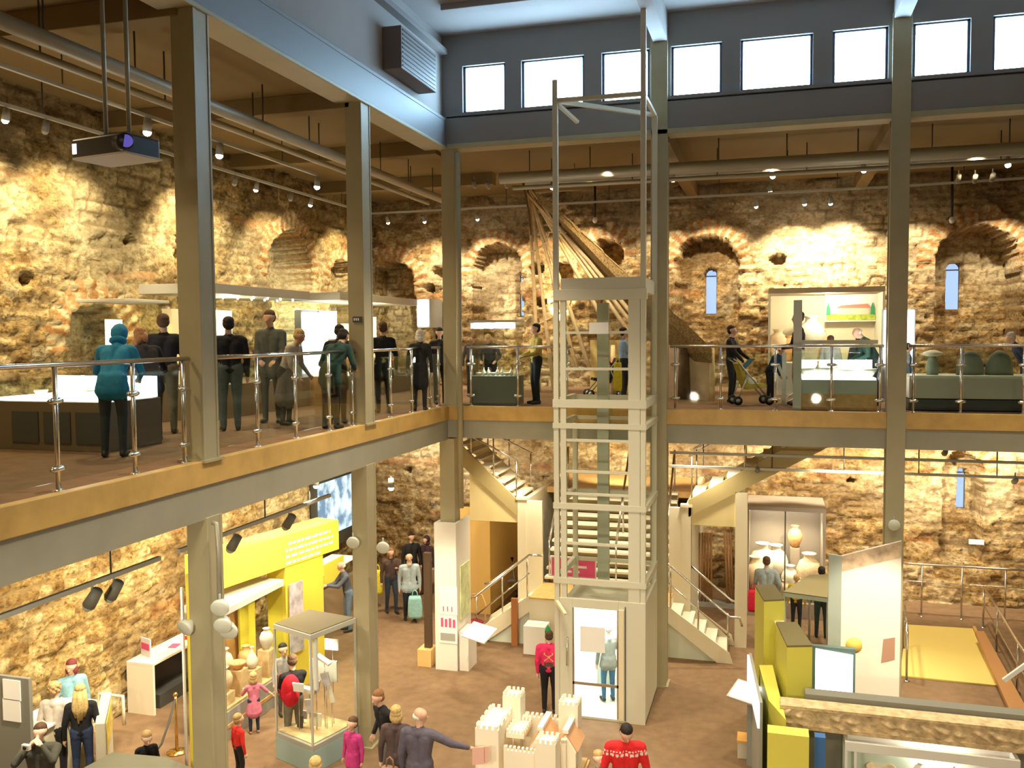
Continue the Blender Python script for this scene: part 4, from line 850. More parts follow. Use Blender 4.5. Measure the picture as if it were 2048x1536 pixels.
# ---------------------------------------------------------------- projector
c = Y(232, 300, 7.6); t = thing('projector', 'black ceiling projector hanging on two grey poles at upper left', 'projector', c)
R_ = Matrix.Rotation(math.radians(-10), 3, 'Z')
MB().bx(c, (.74, .44, .20), BLACK, R_).build('housing', t, bevel=.02); MB().bx(c+Vector((.02, 0, -.095)), (.74, .46, .02), mat('pale_tray', (.55, .50, .36), .6), R_).build('support_tray', t)
MB().tube([c+R_ @ Vector((.30, -.2, 0)), c+R_ @ Vector((.47, -.28, -.01))], [.085, .075], BLACK, 18).build('lens_barrel', t); MB().tube([c+R_ @ Vector((.47, -.28, -.01)), c+R_ @ Vector((.475, -.285, -.01))], .06, mat('lens_blue', (.08, .07, .35), .1, emit=(.15, .12, .6), es=.5), 18).build('lens', t)
MB().bx(c+R_ @ Vector((-.32, -.222, 0)), (.05, .01, .10), mat('status_light', (.8, .9, 1), .4, emit=(.7, .8, 1), es=2)).build('status_light', t)
for px in (212, 258):
    q = Y(px, 260, 7.62); MB().tube([(q.x, q.y, c.z+.08), (q.x, q.y, 10.45)], .022, GP, 10).build('pole', t)
MB().bx(c+Vector((0, 0, .11)), (.25, .2, .06), BLACK, R_).build('bracket', t)
# vent box on the upper left band
a, d = X(800, 60, EX+.3), X(872, 180, EX+.3); t = thing('air_vent', 'box shaped grey air vent on the left upper wall near the corner', 'vent', (EX, (a.y+d.y)/2, d.z))
a1 = X(802, 55, EX+.25); a2 = X(872, 115, EX+.25); z0, z1 = X(872, 185, EX+.25).z, X(872, 108, EX+.25).z
MB().box((EX-.1, a1.y, z0), (EX+.25, a2.y, z1), mat('vent_grey', (.20, .17, .16), .6)).build('vent_box', t, bevel=.01)
b = MB()
for i in range(9): z = z0+.06+i*(z1-z0-.12)/8; b.box((EX+.25, a1.y+.05, z-.012), (EX+.262, a2.y-.05, z+.012), DARK)
b.build('louvre', t)
# ---------------------------------------------------------------- exhibits: helpers
def pot(label, loc, prof, m_, group=None, cat='pot', nm='clay_pot', neck=None):
    o = MB().lathe(prof, (0, 0, 0), m_, 18).build(nm); o.location = loc; return tag(o, label, cat, group)
CLAY = mat('pale_clay', (.74, .55, .36), .8, noise=.15, nscale=12); CLAY2 = mat('orange_clay', (.68, .36, .15), .8, noise=.15, nscale=12); BONE = mat('white_stone', (.80, .74, .62), .7, noise=.1)
JAR = [(.10, 0), (.16, .1), (.24, .30), (.25, .45), (.18, .62), (.10, .68), (.10, .74), (.14, .78), (.12, .78), (.08, .70)]
BOWL = [(.06, 0), (.12, .04), (.17, .12), (.18, .16), (.16, .16), (.10, .06)]
FLASK = [(.05, 0), (.10, .05), (.12, .16), (.07, .27), (.03, .34), (.03, .42), (.045, .44), (.03, .44)]
def sc(prof, s): return [(r*s, z*s) for r, z in prof]
def case(label, x0, x1, y0, y1, zb, z1, z2, base, top=.10, topm=None, rimy=True, nm='display_case', z0=None):
    """glass display case: base box zb..z1, glass z1..z2, lid"""
    t = thing(nm, label, 'display case', ((x0+x1)/2, (y0+y1)/2, zb))
    MB().box((x0, y0, zb), (x1, y1, z1), base).build('base', t, bevel=.006)
    g = MB(); e = .008
    g.box((x0, y0, z1), (x1, y0+e, z2), GLASSC); g.box((x0, y1-e, z1), (x1, y1, z2), GLASSC); g.box((x0, y0+e, z1), (x0+e, y1-e, z2), GLASSC); g.box((x1-e, y0+e, z1), (x1, y1-e, z2), GLASSC); g.build('glass', t)
    if top: MB().box((x0-.02, y0-.02, z2), (x1+.02, y1+.02, z2+top), topm or GREY).build('lid', t, bevel=.006)
    return t
# ---------------------------------------------------------------- left gallery exhibits
p0, p1 = Y(2, 880, 9.35), Y(215, 880, 9.35)
t = case('low display table with glowing white top at the near left of the gallery', p0.x-.1, p1.x, 9.35, 10.4, GF, 5.98, 6.30, mat('case_brown', (.18, .13, .08), .6), .02, GLASSC)
MB().box((p0.x-.05, 9.38, 5.99), (p1.x-.03, 10.37, 6.03), LIT).build('light_bed', t); MB().box((p0.x-.05, 10.34, 6.03), (p1.x-.03, 10.37, 6.27), LIT).build('added_glow_strip', t)  # back strip is added, its glow stands in for glare in the glass
b = MB(); w3 = (p1.x-p0.x)
for f in (.12, .42, .72): b.box((p0.x+w3*f, 9.335, GF+.1), (p0.x+w3*(f+.25), 9.35, 5.85), DARK)
b.build('door_panel', t)
for k, f in enumerate((.2, .45, .7, .85)):
    pot('small pale find resting on the lit table, %s' % ('nearest the left edge', 'second from the left', 'third from the left', 'nearest the blue jacket')[k], (p0.x+w3*f, 9.7+.1*(k % 2), 6.03), sc(BOWL, .5), BONE, 'finds on the lit table', 'find', 'small_find')
point('case_lamp', ((p0.x+p1.x)/2, 9.9, 6.22), 8, COOL, .1)
# glass case behind them
p = X(250, 603, -9.9); q = X(475, 603, -9.9)
t = case('tall frameless glass case against the left wall behind the people in dark jackets', -10.8, -9.9, p.y, 13.1, GF, 6.1, p.z, mat('case_oak_brown', (.34, .24, .13), .6), .05, mat('pale_rim', (.66, .62, .5), .5))
MB().box((-10.6, 12.4, 6.15), (-10.5, 12.7, 7.1), LITW).build('lit_panel', t)
MB().box((-10.6, p.y+.35, 6.15), (-10.5, p.y+.5, 6.9), LIT).build('lit_panel', t)
# big case L1
l1 = mat('case_lid_grey', (.46, .45, .38), .5)
t = case('large glass case with thick grey lid and tiny lights on the left gallery', -10.6, -9.2, 13.3, 16.7, GF, 5.95, 7.55, mat('case_dark_oak', (.28, .20, .11), .6), .17, l1)
MB().box((-10.3, 14.7, 5.95), (-10.1, 15.3, 7.3), LITW).build('lit_backboard', t); MB().box((-10.4, 13.6, 5.95), (-10.2, 14.3, 7.3), mat('amber_graphic', (.78, .55, .22), .5, emit=(1, .7, .3), es=.5)).build('graphic_panel', t)
b = MB()
for i in range(14): b.ball((-9.35-.5*(i % 2), 13.45+i*.24, 7.53), .022, LENS, 6)
tag(b.build('fibre_light', t), None, None)
pot('tall pale jar inside the grey lidded case on the left gallery', (-9.8, 14.2, 5.95), JAR, CLAY); pot('small clay flask inside the grey lidded case on the left gallery', (-9.7, 15.8, 5.95), FLASK, CLAY2)
point('case_lamp', (-9.9, 14.9, 7.3), 30, WARMW, .1)
p = X(612, 640, -9.5); q = X(648, 765, -9.5)
t = thing('light_box', 'tall bright white light box between the two grey lidded cases', 'light box', (-9.5, (p.y+q.y)/2, GF)); MB().box((-9.65, p.y, 6.0), (-9.5, q.y, X(630, 625, -9.5).z), LIT).build('lit_face', t); MB().box((-9.75, p.y-.04, GF), (-9.6, q.y+.04, X(630, 625, -9.5).z+.05), GREY).build('casing', t)
p = X(640, 790, -9.0); t = thing('display_plinth', 'low wooden plinth below the light box on the left gallery', 'plinth', (-8.9, 17.3, GF)); MB().box((-9.3, 16.9, GF), (-8.6, 17.7, GF+.6), OAK).build('plinth_body', t); MB().box((-9.32, 16.88, GF+.6), (-8.58, 17.72, GF+.66), LITW).build('plinth_top', t)
t = case('large grey lidded glass case with bright displays, left of the corner column', -10.6, -9.2, 18.1, 22.6, GF, 5.95, 7.6, mat('case_dark_oak', (.28, .20, .11), .6), .17, l1)
MB().box((-10.35, 18.3, 5.95), (-10.25, 20.0, 7.4), LIT).box((-10.35, 20.9, 5.95), (-10.25, 22.3, 7.3), LITW).build('lit_backboard', t); MB().box((-10.2, 20.1, 5.95), (-10.1, 20.8, 7.1), mat('amber_graphic', (.78, .55, .22), .5, emit=(1, .7, .3), es=.5)).build('graphic_panel', t)
for i, (y, pr, s) in enumerate(((18.7, JAR, 1), (19.5, FLASK, 1.6), (21.2, JAR, .9), (22.0, BOWL, 1.3))):
    pot('clay vessel in the bright case left of the corner column, '+('jar at its left end', 'flask second along', 'jar third along', 'bowl at its right end')[i], (-9.7, y, 5.95), sc(pr, s), (CLAY, CLAY2)[i % 2], 'vessels in the corner case')
point('case_lamp', (-9.7, 20.3, 7.4), 110, WARMW, .1)
p = Y(852, 640, 22.9); t = thing('light_box', 'small bright square light box on the far wall left of the corner column', 'light box', p); MB().box((p.x-.3, 23.0, Y(850, 652, 22.9).z), (p.x-.0, 23.1, Y(850, 600, 22.9).z), LIT).build('lit_face', t)
MB().box((p.x-.33, 23.1, Y(850, 655, 22.9).z), (p.x+.03, 24.1, Y(850, 597, 22.9).z), GREY).build('casing', t)
t = thing('column_sign', 'small dark sign with pale marks on the middle gallery column', 'sign', Y(715, 639, 13.12)); a, c = Y(706, 645, 13.12), Y(724, 633, 13.12)
MB().box((a.x, 13.11, a.z), (c.x, 13.125, c.z), DARK).build('sign_plate', t)
b = MB(); [b.box((a.x+.02+i*.035, 13.105, a.z+.03), (a.x+.04+i*.035, 13.11, a.z+.07), PAPER) for i in range(3)]; b.build('marks', t)
# ---------------------------------------------------------------- far gallery exhibits
t = case('glass case with grey base and small bright objects right of the corner column', -5.95, -4.98, 17.55, 18.15, GF, 5.95, 7.05, mat('case_slate', (.20, .20, .16), .5), .05, mat('pale_rim', (.66, .62, .5), .5))
point('case_lamp', (-5.5, 17.85, 6.3), 22, (1, .97, .85), .08)
for i in range(9):
    o = pot('tiny white find in the case beside the corner column, %s from its left end' % ('first', 'second', 'third', 'fourth', 'fifth', 'sixth', 'seventh', 'eighth', 'ninth')[i], (-5.85+i*.1, 17.8, 5.95), sc(FLASK if i % 3 else BOWL, .38), BONE, 'tiny finds in the corner case', 'find', 'small_find')
t = thing('strip_light_row', 'row of small bluish strip lights under the rim of the case by the corner column', 'light', (-5.6, 17.85, 7.0))
for x in (-5.9, -5.68, -5.45, -5.4, -5.2): MB().box((x, 17.6, 6.93), (x+.06, 18.1, 7.04), mat('cool_strip', (1, 1, 1), .5, emit=(.8, .92, 1), es=2.5)).build('strip', t)
# roundhouse
AP = Y(1056, 380, 21.6); TH = mat('thatch', (.30, .20, .08), .9, noise=.5, nscale=25, bump=1, bscale=90); PO = mat('peeled_pole', (.84, .64, .36), .7, noise=.15, nscale=8)
DPO = mat('dark_timber', (.16, .10, .05), .8, noise=.2); WAT = mat('daub_wall', (.70, .52, .34), .9, noise=.12, nscale=4, bump=.5, bscale=15)
t = thing('roundhouse', 'reconstructed thatched roundhouse segment with bare roof poles behind the lift', 'reconstruction', (-2.5, 20.8, GF))
E1 = Y(1412, 703, 19.6); 
ends = []
for i in range(15):
    f = i/14; px = 1078+(1395-1078)*f**.9; yy = 21.6-2.0*f; py = 655+45*f
    if f < .35: py = 790-60*(f/.35)
    ends.append(Y(px, py, yy))
for i, e in enumerate(ends[:11]):
    if i in (2, 5, 7): continue
    jt = Vector((.06*math.sin(i*2.3), .05*math.cos(i*1.7), .12*math.sin(i*3.1)))
    MB().tube([AP+jt, AP.lerp(e, .5)+Vector((.02, 0, .02)), e], [.035, .045, .055], PO, 8).build('roof_pole', t)
MB().tube([Y(1045, 360, 21.5), Y(1057, 420, 21.5), Y(1062, 470, 21.5)], .03, DPO, 6).build('dark_pole', t); MB().tube([Y(1066, 375, 21.4), AP, Y(1120, 450, 21.2)], .035, DPO, 6).build('dark_pole', t)
for f, r_ in ((.30, .02), (.66, .028)):
    MB().tube([AP.lerp(e, f) for e in ends[:12]], r_, PO, 6).build('ring_pole', t)
th = MB(); n = 12
# thatch slope: outer edge from apex to eave, inner edge over the poles
o0, o1 = Y(1075, 385, 21.3), Y(1424, 700, 19.3); i0, i1 = Y(1078, 400, 21.9), Y(1330, 690, 20.9); 
vs = []
for k in range(n+1):
    f = k/n; a = o0.lerp(o1, f)+Vector((0, 0, .06*math.sin(f*9))); c = i0.lerp(i1, f); 
    for v in (a, c, c-Vector((0, 0, .22+.1*f)), a-Vector((0, 0, .20+.1*f))): vs.append(v)
fs = [(k*4+j, k*4+(j+1) % 4, k*4+4+(j+1) % 4, k*4+4+j) for k in range(n) for j in range(4)]+[(0, 1, 2, 3), (n*4+3, n*4+2, n*4+1, n*4)]
th.add(vs, fs, TH).build('thatch', t)
b = MB()
for k in range(46):
    f = .12+.86*random.random(); a = o0.lerp(o1, f); c = i0.lerp(i1, f); s_ = a.lerp(c, random.random()*.9); d = (o1-o0).normalized()
    b.tube([s_-d*.4+Vector((0, 0, .01)), s_+d*.35+Vector((0, 0, .02)), s_+d*.55-Vector((0, 0, .04+.1*random.random()))], [.018, .02, .008], TH if k % 2 else mat('pale_reed', (.48, .34, .15), .9), 5)
b.build('reed_bundle', t)
for px, yy, r_ in ((1368, 19.9, .10), (1384, 20.3, .06), (1226, 20.4, .05), (1432-8, 19.5, .045)):
    q = Y(px, 740, yy); MB().tube([(q.x, q.y, GF), (q.x, q.y, Y(px, 690, yy).z)], [r_*1.5, r_], DPO if r_ > .05 else PO, 8).build('wall_post', t)
a, c = Y(1376, 745, 19.95), Y(1424, 745, 19.6); MB().prism([(a.x, a.y, GF), (c.x, c.y, GF), (c.x, c.y, GF+1.05), (a.x, a.y, GF+1.15)], (0, .10, 0), WAT).build('daub_wall_panel', t)
a, c = Y(1335, 745, 20.4), Y(1366, 745, 20.0); MB().prism([(a.x, a.y, GF), (c.x, c.y, GF), (c.x, c.y, GF+1.1), (a.x, a.y, GF+1.2)], (0, .10, 0), WAT).build('daub_wall_panel', t)
a, c = Y(1180, 745, 22.2), Y(1262, 745, 21.8); MB().prism([(a.x, a.y, GF), (c.x, c.y, GF), (c.x, c.y, GF+1.3), (a.x, a.y, GF+1.3)], (0, .10, 0), mat('yellow_daub', (.80, .62, .26), .9, noise=.1)).build('daub_wall_panel', t)
# pushchairs
def buggy(label, loc, rz, c1, c2, s=1.0):
    t = thing('pushchair', label, 'pushchair', loc, rz); fr = mat('buggy_frame', (.55, .55, .52), .3, .8)
    for x in (-.2*s, .2*s):
        MB().tube([(x, .42*s, .98*s), (x, .30*s, .90*s), (x, -.35*s, .12*s)], .014, fr, 8).build('frame_tube', t, world=False); MB().tube([(x, .1*s, .68*s), (x, .32*s, .12*s)], .014, fr, 8).build('frame_tube', t, world=False)
        for y in (-.35*s, .32*s):
            b = MB(); b.tube([(x-.02, y, .1*s), (x+.02, y, .1*s)], .095*s, BLACK, 14); b.tube([(x-.024, y, .1*s), (x+.024, y, .1*s)], .05*s, fr, 10); b.build('wheel', t, world=False)
    MB().bar((-.19*s, -.22*s, .42*s), (-.19*s, .2*s, .40*s), .02, .06, cloth(c2)).prism([(-.19*s, -.28*s, .40*s), (-.19*s, .12*s, .33*s), (-.19*s, .32*s, .88*s), (-.19*s, .26*s, .90*s), (-.19*s, .07*s, .42*s), (-.19*s, -.26*s, .46*s)], (.38*s, 0, 0), cloth(c2)).build('seat', t, world=False)
    b = MB(); vs = []
    for i in range(7):
        a = math.pi*(.08+.42*i/6); vs += [(-.20*s, .30*s-math.cos(math.pi*.5-a)*.34*s*1.0, .62*s+math.sin(math.pi-a)*.36*s), (.20*s, .30*s-math.cos(math.pi*.5-a)*.34*s, .62*s+math.sin(math.pi-a)*.36*s)]
    k = len(vs); vs2 = vs+[(x*.93, y+.02, z-.02) for x, y, z in vs]
    fs = [(2*i, 2*i+1, 2*i+3, 2*i+2) for i in range(6)]+[(k+2*i, k+2*i+2, k+2*i+3, k+2*i+1) for i in range(6)]+[(2*i, 2*i+2, k+2*i+2, k+2*i) for i in range(6)]+[(2*i+1, k+2*i+1, k+2*i+3, 2*i+3) for i in range(6)]
    b.add(vs2, fs, cloth(c1), True).build('canopy', t, world=False)
    b = MB(); b.tube([(-.2*s, .42*s, .98*s), (.2*s, .42*s, .98*s)], .016, BLACK, 8); b.build('push_handle', t, world=False)
    MB().ball((0, .02*s, .50*s), (.12*s, .17*s, .10*s), cloth((.7, .62, .5)), 10).build('blanket', t, world=False)
p = Z(1208, 795, GF); buggy('pushchair with red canopy and pale blanket seen through the glass lift', (p.x, p.y, GF), -1.2, (.65, .02, .03), (.03, .03, .03), 1.0)
p = Y(1500, 790, 18.6); buggy('dark blue and yellow pushchair beside the person in black on the far gallery', (p.x, p.y, GF), 1.9, (.03, .10, .16), (.45, .33, .04), .95)
p = Z(1006, 1195, 0); buggy('pushchair with grey white cover parked behind the stair rail', (p.x, p.y+.3, 0), .5, (.03, .03, .035), (.4, .38, .4), 1.0)
# counter case, posts, painted wall case
wp = mat('white_steel_post', (.60, .58, .50), .5)
p = Y(1595, 700, 17.55); tag(MB().box((p.x-.075, 17.5, GF), (p.x+.075, 17.65, Y(1595, 600, 17.5).z), wp).build('white_post', bevel=.005), 'square pale post standing left of the bright counter case', 'post')
p = Y(1568, 760, 18.6); tag(MB().box((p.x-.04, 18.6, GF), (p.x+.04, 18.68, Y(1568, 705, 18.6).z), wp).build('thin_post'), 'thin pale post left of the square pale post', 'post')
x0, x1 = Y(1603, 750, 17.6).x, Y(1755, 750, 17.6).x; zz = lambda py: Y(1680, py, 17.6).z
t = thing('counter_case', 'wide counter case glowing white with an oak base, left of the right column', 'display case', ((x0+x1)/2, 18.0, GF))
MB().box((x0, 17.6, GF), (x1, 18.4, zz(788)), OAK).build('oak_base', t, bevel=.006); MB().box((x0, 17.6, zz(788)), (x1, 18.4, zz(760)), mat('case_grey_green', (.42, .45, .38), .4)).build('case_body', t)
MB().box((x0+.02, 17.62, zz(760)), (x1-.02, 18.38, zz(756)), LIT).build('light_bed', t); MB().box((x0+.02, 18.34, zz(756)), (x1-.02, 18.38, zz(722)), LIT).build('added_glow_strip', t)  # rear strip is added to make the case interior glow
g = MB(); g.box((x0, 17.6, zz(760)), (x1, 17.608, zz(682)), GLASSC); g.box((x0, 17.6, zz(682)), (x1, 18.4, zz(681)), GLASSC); g.box((x0, 18.39, zz(760)), (x1, 18.4, zz(682)), GLASSC); g.build('glass', t)
MB().box((x0, 17.59, zz(688)), (x1, 17.63, zz(680)), mat('pale_rim', (.66, .62, .5), .5)).build('top_rail', t)
for i in range(7):
    s_ = (1.0, .7, 1.1, .6, .9, .75, 1.0)[i]; pot('white figurine or vessel in the glowing counter case, %s' % ('1st', '2nd', '3rd', '4th', '5th', '6th', '7th')[i] + ' from the square post', (x0+.15+i*(x1-x0-.3)/6, 17.95+.1*(i % 2), zz(756)), sc(FLASK if i % 2 else BOWL, s_), BONE, 'vessels in the counter case', 'vessel', 'pale_vessel')
point('case_lamp', ((x0+x1)/2+.3, 17.9, zz(700)), 26, (1, .98, .9), .1)
t = thing('painted_backdrop_case', 'large wall case with dark top frame and a painted panel, left of the right column', 'display case', Y(1655, 690, 22.3))
a, c = Y(1536, 698, 21.6), Y(1771, 572, 21.6)
MB().box((a.x, 21.6, c.z-.12), (c.x, 23.9, c.z), mat('case_top_brown', (.30, .24, .16), .6)).build('top_frame', t); MB().box((a.x, 23.2, a.z-1.2), (c.x, 23.3, c.z-.12), mat('case_back_cream', (.78, .70, .52), .7)).build('back_panel', t)
MB().box((a.x, 21.6, GF), (a.x+.05, 23.2, c.z-.12), mat('pale_rim', (.66, .62, .5), .5)).box((c.x-.05, 21.6, GF), (c.x, 23.2, c.z-.12), mat('pale_rim', (.66, .62, .5), .5)).build('side_frame', t)
MB().box((a.x+.05, 21.62, GF+.1), (c.x-.05, 21.63, c.z-.12), GLASSC).build('glass', t); MB().box((a.x+.05, 21.62, GF), (c.x-.05, 23.2, GF+.75), WHITE).build('plinth', t)
e, f = Y(1652, 641, 22.9), Y(1751, 590, 22.9); pn = thing('painting', 'long painted panel of a red roofed building on green grass', 'painting', (e.x, 22.9, e.z))
MB().box((e.x-.03, 22.92, e.z-.03), (f.x+.03, 22.96, f.z+.03), PAPER).build('board', pn); gg = mat('painted_grass', (.42, .52, .08), .7, noise=.3, nscale=12)
MB().box((e.x, 22.91, e.z), (f.x, 22.92, e.z+.16), gg).build('painted_grass', pn); hgt = f.z-e.z
MB().box((e.x+.25, 22.905, e.z+.14), (f.x-.14, 22.915, e.z+.30), mat('painted_wall', (.80, .66, .50), .7)).build('painted_wall', pn)
MB().prism([(e.x+.22, 22.90, e.z+.29), (f.x-.10, 22.90, e.z+.29), (f.x-.17, 22.90, e.z+.39), (e.x+.34, 22.90, e.z+.36)], (0, .01, 0), mat('painted_roof', (.68, .22, .16), .7)).build('painted_roof', pn)
b = MB()
for x in (e.x+.05, f.x-.06): b.prism([(x-.05, 22.9, e.z+.13), (x+.05, 22.9, e.z+.13), (x+.04, 22.9, e.z+.3), (x, 22.9, e.z+.42), (x-.04, 22.9, e.z+.3)], (0, .01, 0), mat('painted_tree', (.04, .28, .12), .7))
b.build('painted_tree', pn)
for i, px in enumerate((1556, 1575, 1622, 1640)):
    q = Y(px, 690, 22.5); pot('vessel in the painted wall case, '+('bowl stack at far left', 'second from left', 'third from left, white', 'fourth from left, gold')[i], (q.x, 22.5, GF+.75), sc(JAR, (1.0, .8, 1.4, .95)[i]), (CLAY, CLAY2, BONE, CLAY2)[i], 'vessels in the painted wall case')
point('case_lamp', ((a.x+c.x)/2, 22.0, c.z-.25), 90, WARMW, .1)
p, q = Y(1768, 690, 20.2), Y(1829, 620, 20.2); t = thing('light_box', 'tall bright light box whose edges show on both sides of the right column', 'light box', (p.x, 20.2, GF)); MB().box((p.x, 20.2, p.z-.45), (q.x, 20.26, q.z), LIT).build('lit_face', t); MB().box((p.x-.03, 20.26, GF), (q.x+.03, 20.4, q.z+.03), GREY).build('casing', t)
x0, x1 = Y(1818, 770, 17.7).x, 6.2; z_ = lambda py: Y(1930, py, 17.7).z
t = thing('long_case', 'long low case with pale top and grey front right of the right column', 'display case', ((x0+x1)/2, 18.1, GF))
MB().box((x0, 17.75, GF+.02), (x1, 18.6, z_(800)), DARK).build('recessed_base', t); MB().box((x0, 17.7, z_(798)), (x1, 18.7, z_(757)), mat('case_pale_grey', (.55, .53, .44), .5)).build('case_body', t, bevel=.01)
MB().box((x0+.01, 17.72, z_(757)), (x1, 18.68, z_(752)), mat('pale_bed', (.85, .83, .74), .5)).build('case_bed', t)
g = MB(); g.box((x0, 17.7, z_(757)), (x1, 17.708, z_(700)), GLASSC); g.box((x0, 17.7, z_(757)), (x0+.008, 18.7, z_(700)), GLASSC); g.build('glass', t)
gc = mat('grey_green_cloth', (.24, .26, .20), .8, noise=.1)
for px, nm in ((1940, 'left one of two'), (1998, 'right one of two')):
    q = Y(px, 750, 18.2); o = MB().lathe([(.24, 0), (.22, .2), (.16, .36), (.06, .44), (.02, .45)], (0, 0, 0), gc, 14, (1, .5)).build('cloth_form'); o.location = (q.x, 18.2, z_(752)); tag(o, 'dark cloth covered display form in the long case, '+nm, 'display form', 'cloth forms in the long case')
q = Y(1865, 730, 18.2); t = thing('model_figure', 'pale figure with a broad white hat in the long case', 'figure', (q.x, 18.2, z_(752))); MB().lathe([(.10, 0), (.12, .15), (.08, .3), (.05, .34)], (q.x, 18.2, z_(752)), gc, 12).build('figure_body', t); MB().lathe([(.05, .34), (.19, .37), (.16, .42), (.05, .46)], (q.x, 18.2, z_(752)), BONE, 14).build('hat', t)
# ---------------------------------------------------------------- ground floor, left
YP = YELL
p, q = Z(445, 1178, 2.45), Z(678, 1098, 2.45); d = (q-p).normalized(); nrm = Vector((d.y, -d.x, 0)); 
def W(s, o, z): v = p+d*s-nrm*o; return Vector((v.x, v.y, z))
Lh = (q-p).length; p_y = (p+q)/2
def onwall(px, py):   # intersect pixel ray with that wall plane
    r_ = ray(px, py); t_ = (Vector((p.x, p.y, 0)).dot(nrm))/(r_.x*nrm.x+r_.y*nrm.y); v = Vector((0, 0, EYE))+r_*t_; return (v-p).dot(d), v.z
t = thing('yellow_display_stand', 'large bright yellow display stand with overhanging header and white text', 'display stand', ((p.x+q.x)/2, (p.y+q.y)/2, 0))
zt_h = onwall(675, 1040)[1]; s0 = onwall(418, 1190)[0]
MB().prism([W(s0, 0, 2.45), W(Lh, 0, 2.45), W(Lh, 0, zt_h), W(s0, 0, zt_h)], -nrm*.55, YP).build('header', t)
s1, _ = onwall(572, 1150); s2, _ = onwall(648, 1150)
MB().prism([W(s1, .02, 0), W(s2, .02, 0), W(s2, .02, 2.45), W(s1, .02, 2.45)], -nrm*.45, YP).build('text_panel', t)
MB().prism([W(s0+.9, .9, 0), W(s1, .9, 0), W(s1, .9, 2.45), W(s0+.9, .9, 2.45)], -nrm*.05, mat('amber_backdrop', (.68, .38, .12), .6, noise=.1, nscale=2)).build('backdrop', t)
MB().prism([W(s1-.5, .7, 0), W(s1-.1, .7, 0), W(s1-.1, .7, 2.4), W(s1-.5, .7, 2.4)], -nrm*.05, YP).build('side_fin', t)
b = MB()
for r_i, (sa, sb) in enumerate(((.08, 1.35), (.0, 1.6), (.0, 1.55), (.0, .9))):
    z = zt_h-.20-.12*r_i; x = s1+sa*.9
    while x < min(s1+sb, Lh-.2):
        wl_ = .05+.13*random.random(); b.prism([W(x, -.004, z), W(x+wl_, -.004, z), W(x+wl_, -.004, z+.05), W(x, -.004, z+.05)], nrm*.002, PAPER); x += wl_+.035
b.build('lettering', t)
sa, za = onwall(576, 1165); sb, zb2 = onwall(600, 1165); ps = MB(); ps.prism([W(sa, -.01, .75), W(sb+.05, -.01, .75), W(sb+.05, -.01, 2.1), W(sa, -.01, 2.1)], nrm*.02, mat('grey_print', (.52, .48, .52), .5, noise=.35, nscale=6)).build('printed_panel', t)
# long case with pots
t = case('long glass case with pale grey lid holding pots, right of the near column', -9.45, -8.7, 12.75, 14.6, 0, .50, 2.15, GREY, .12, mat('lid_pale_grey', (.62, .62, .58), .5))
MB().box((-9.43, 12.78, .50), (-8.72, 14.55, .54), mat('case_sand', (.70, .52, .28), .8, noise=.2)).build('display_bed', t)
MB().box((-8.7, 12.75, .22), (-8.685, 14.6, .28), OAK).build('oak_strip', t)
for i, (x, y, pr, s_, m_, st) in enumerate(((-8.88, 14.3, JAR, .5, BONE, .5), (-8.9, 13.85, FLASK, .9, BONE, .3), (-8.9, 13.4, BOWL, .8, CLAY2, .45), (-8.9, 13.0, JAR, .55, CLAY, .2), (-9.25, 13.5, JAR, .7, CLAY, .2), (-9.25, 14.2, JAR, .6, CLAY2, .1), (-9.25, 13.0, FLASK, 1.2, CLAY, .2))):
    sl = ('white round jar at its far end', 'white flask beside the round jar', 'orange bowl in the middle', 'pale jar at the near end', 'jar at the middle back', 'orange jar at the far back', 'tall flask at the near back')[i]
    MB().box((x-.12, y-.12, .54), (x+.12, y+.12, .54+st), mat('case_sand', (.70, .52, .28), .8)).build('stand', t)
    pot('pot in the long ground floor case, '+sl, (x, y, .54+st), sc(pr, s_), m_, 'pots in the long ground floor case')
for y in (13.2, 14.1): spot('case_lamp', (-9.05, y, 2.1), (-9.05, y, .6), 60, WARMW, 120, .7, .06)
# tall case with grey roof
cs = [Z(575, 1240, 2.2), Z(650, 1262, 2.2), Z(738, 1228, 2.2), Z(645, 1212, 2.2)]; cs = [v_+Vector((-.12, -.24, 0)) for v_ in cs]; cc = sum(cs, Vector())/4; cc.z = 0
t = thing('roofed_display_case', 'square glass case with flat grey roof and white models by the middle column', 'display case', cc)
def q4(k, z0_, z1_, m_, nm, bev=.006):
    v = [cc+(Vector((a.x, a.y, 0))-cc)*k for a in cs]; return MB().prism([(a.x, a.y, z0_) for a in v], (0, 0, z1_-z0_), m_).build(nm, t, bevel=bev)
q4(1.0, 2.12, 2.2, mat('roof_edge_grey', (.50, .50, .44), .5), 'roof_rim'); q4(.96, 2.2, 2.215, mat('roof_khaki', (.15, .125, .07), .6), 'roof_top'); q4(1.0, .0, .36, mat('teal_base', (.30, .42, .42), .6), 'base'); q4(1.0, .36, .44, GREY, 'sill'); q4(.9, .44, .46, mat('case_sand', (.70, .52, .28), .8), 'display_bed')
for a in cs: v = cc+(Vector((a.x, a.y, 0))-cc)*.97; MB().bar((v.x, v.y, .44), (v.x, v.y, 2.12), .03, .03, mat('roof_edge_grey', (.50, .50, .44), .5)).build('corner_bar', t)
g = MB()
for a, c in zip(cs, cs[1:]+cs[:1]):
    u_ = cc+(Vector((a.x, a.y, 0))-cc)*.96; v_ = cc+(Vector((c.x, c.y, 0))-cc)*.96; g.bar((u_.x, u_.y, 1.28), (v_.x, v_.y, 1.28), .006, 1.66, GLASSC)
g.build('glass', t)
q = MB(); q.bar((cs[1].x-.0, cs[1].y+.14, 1.3), (cs[1].x, cs[1].y+.14, 2.12), .07, .05, WHITE); q.build('light_column', t)
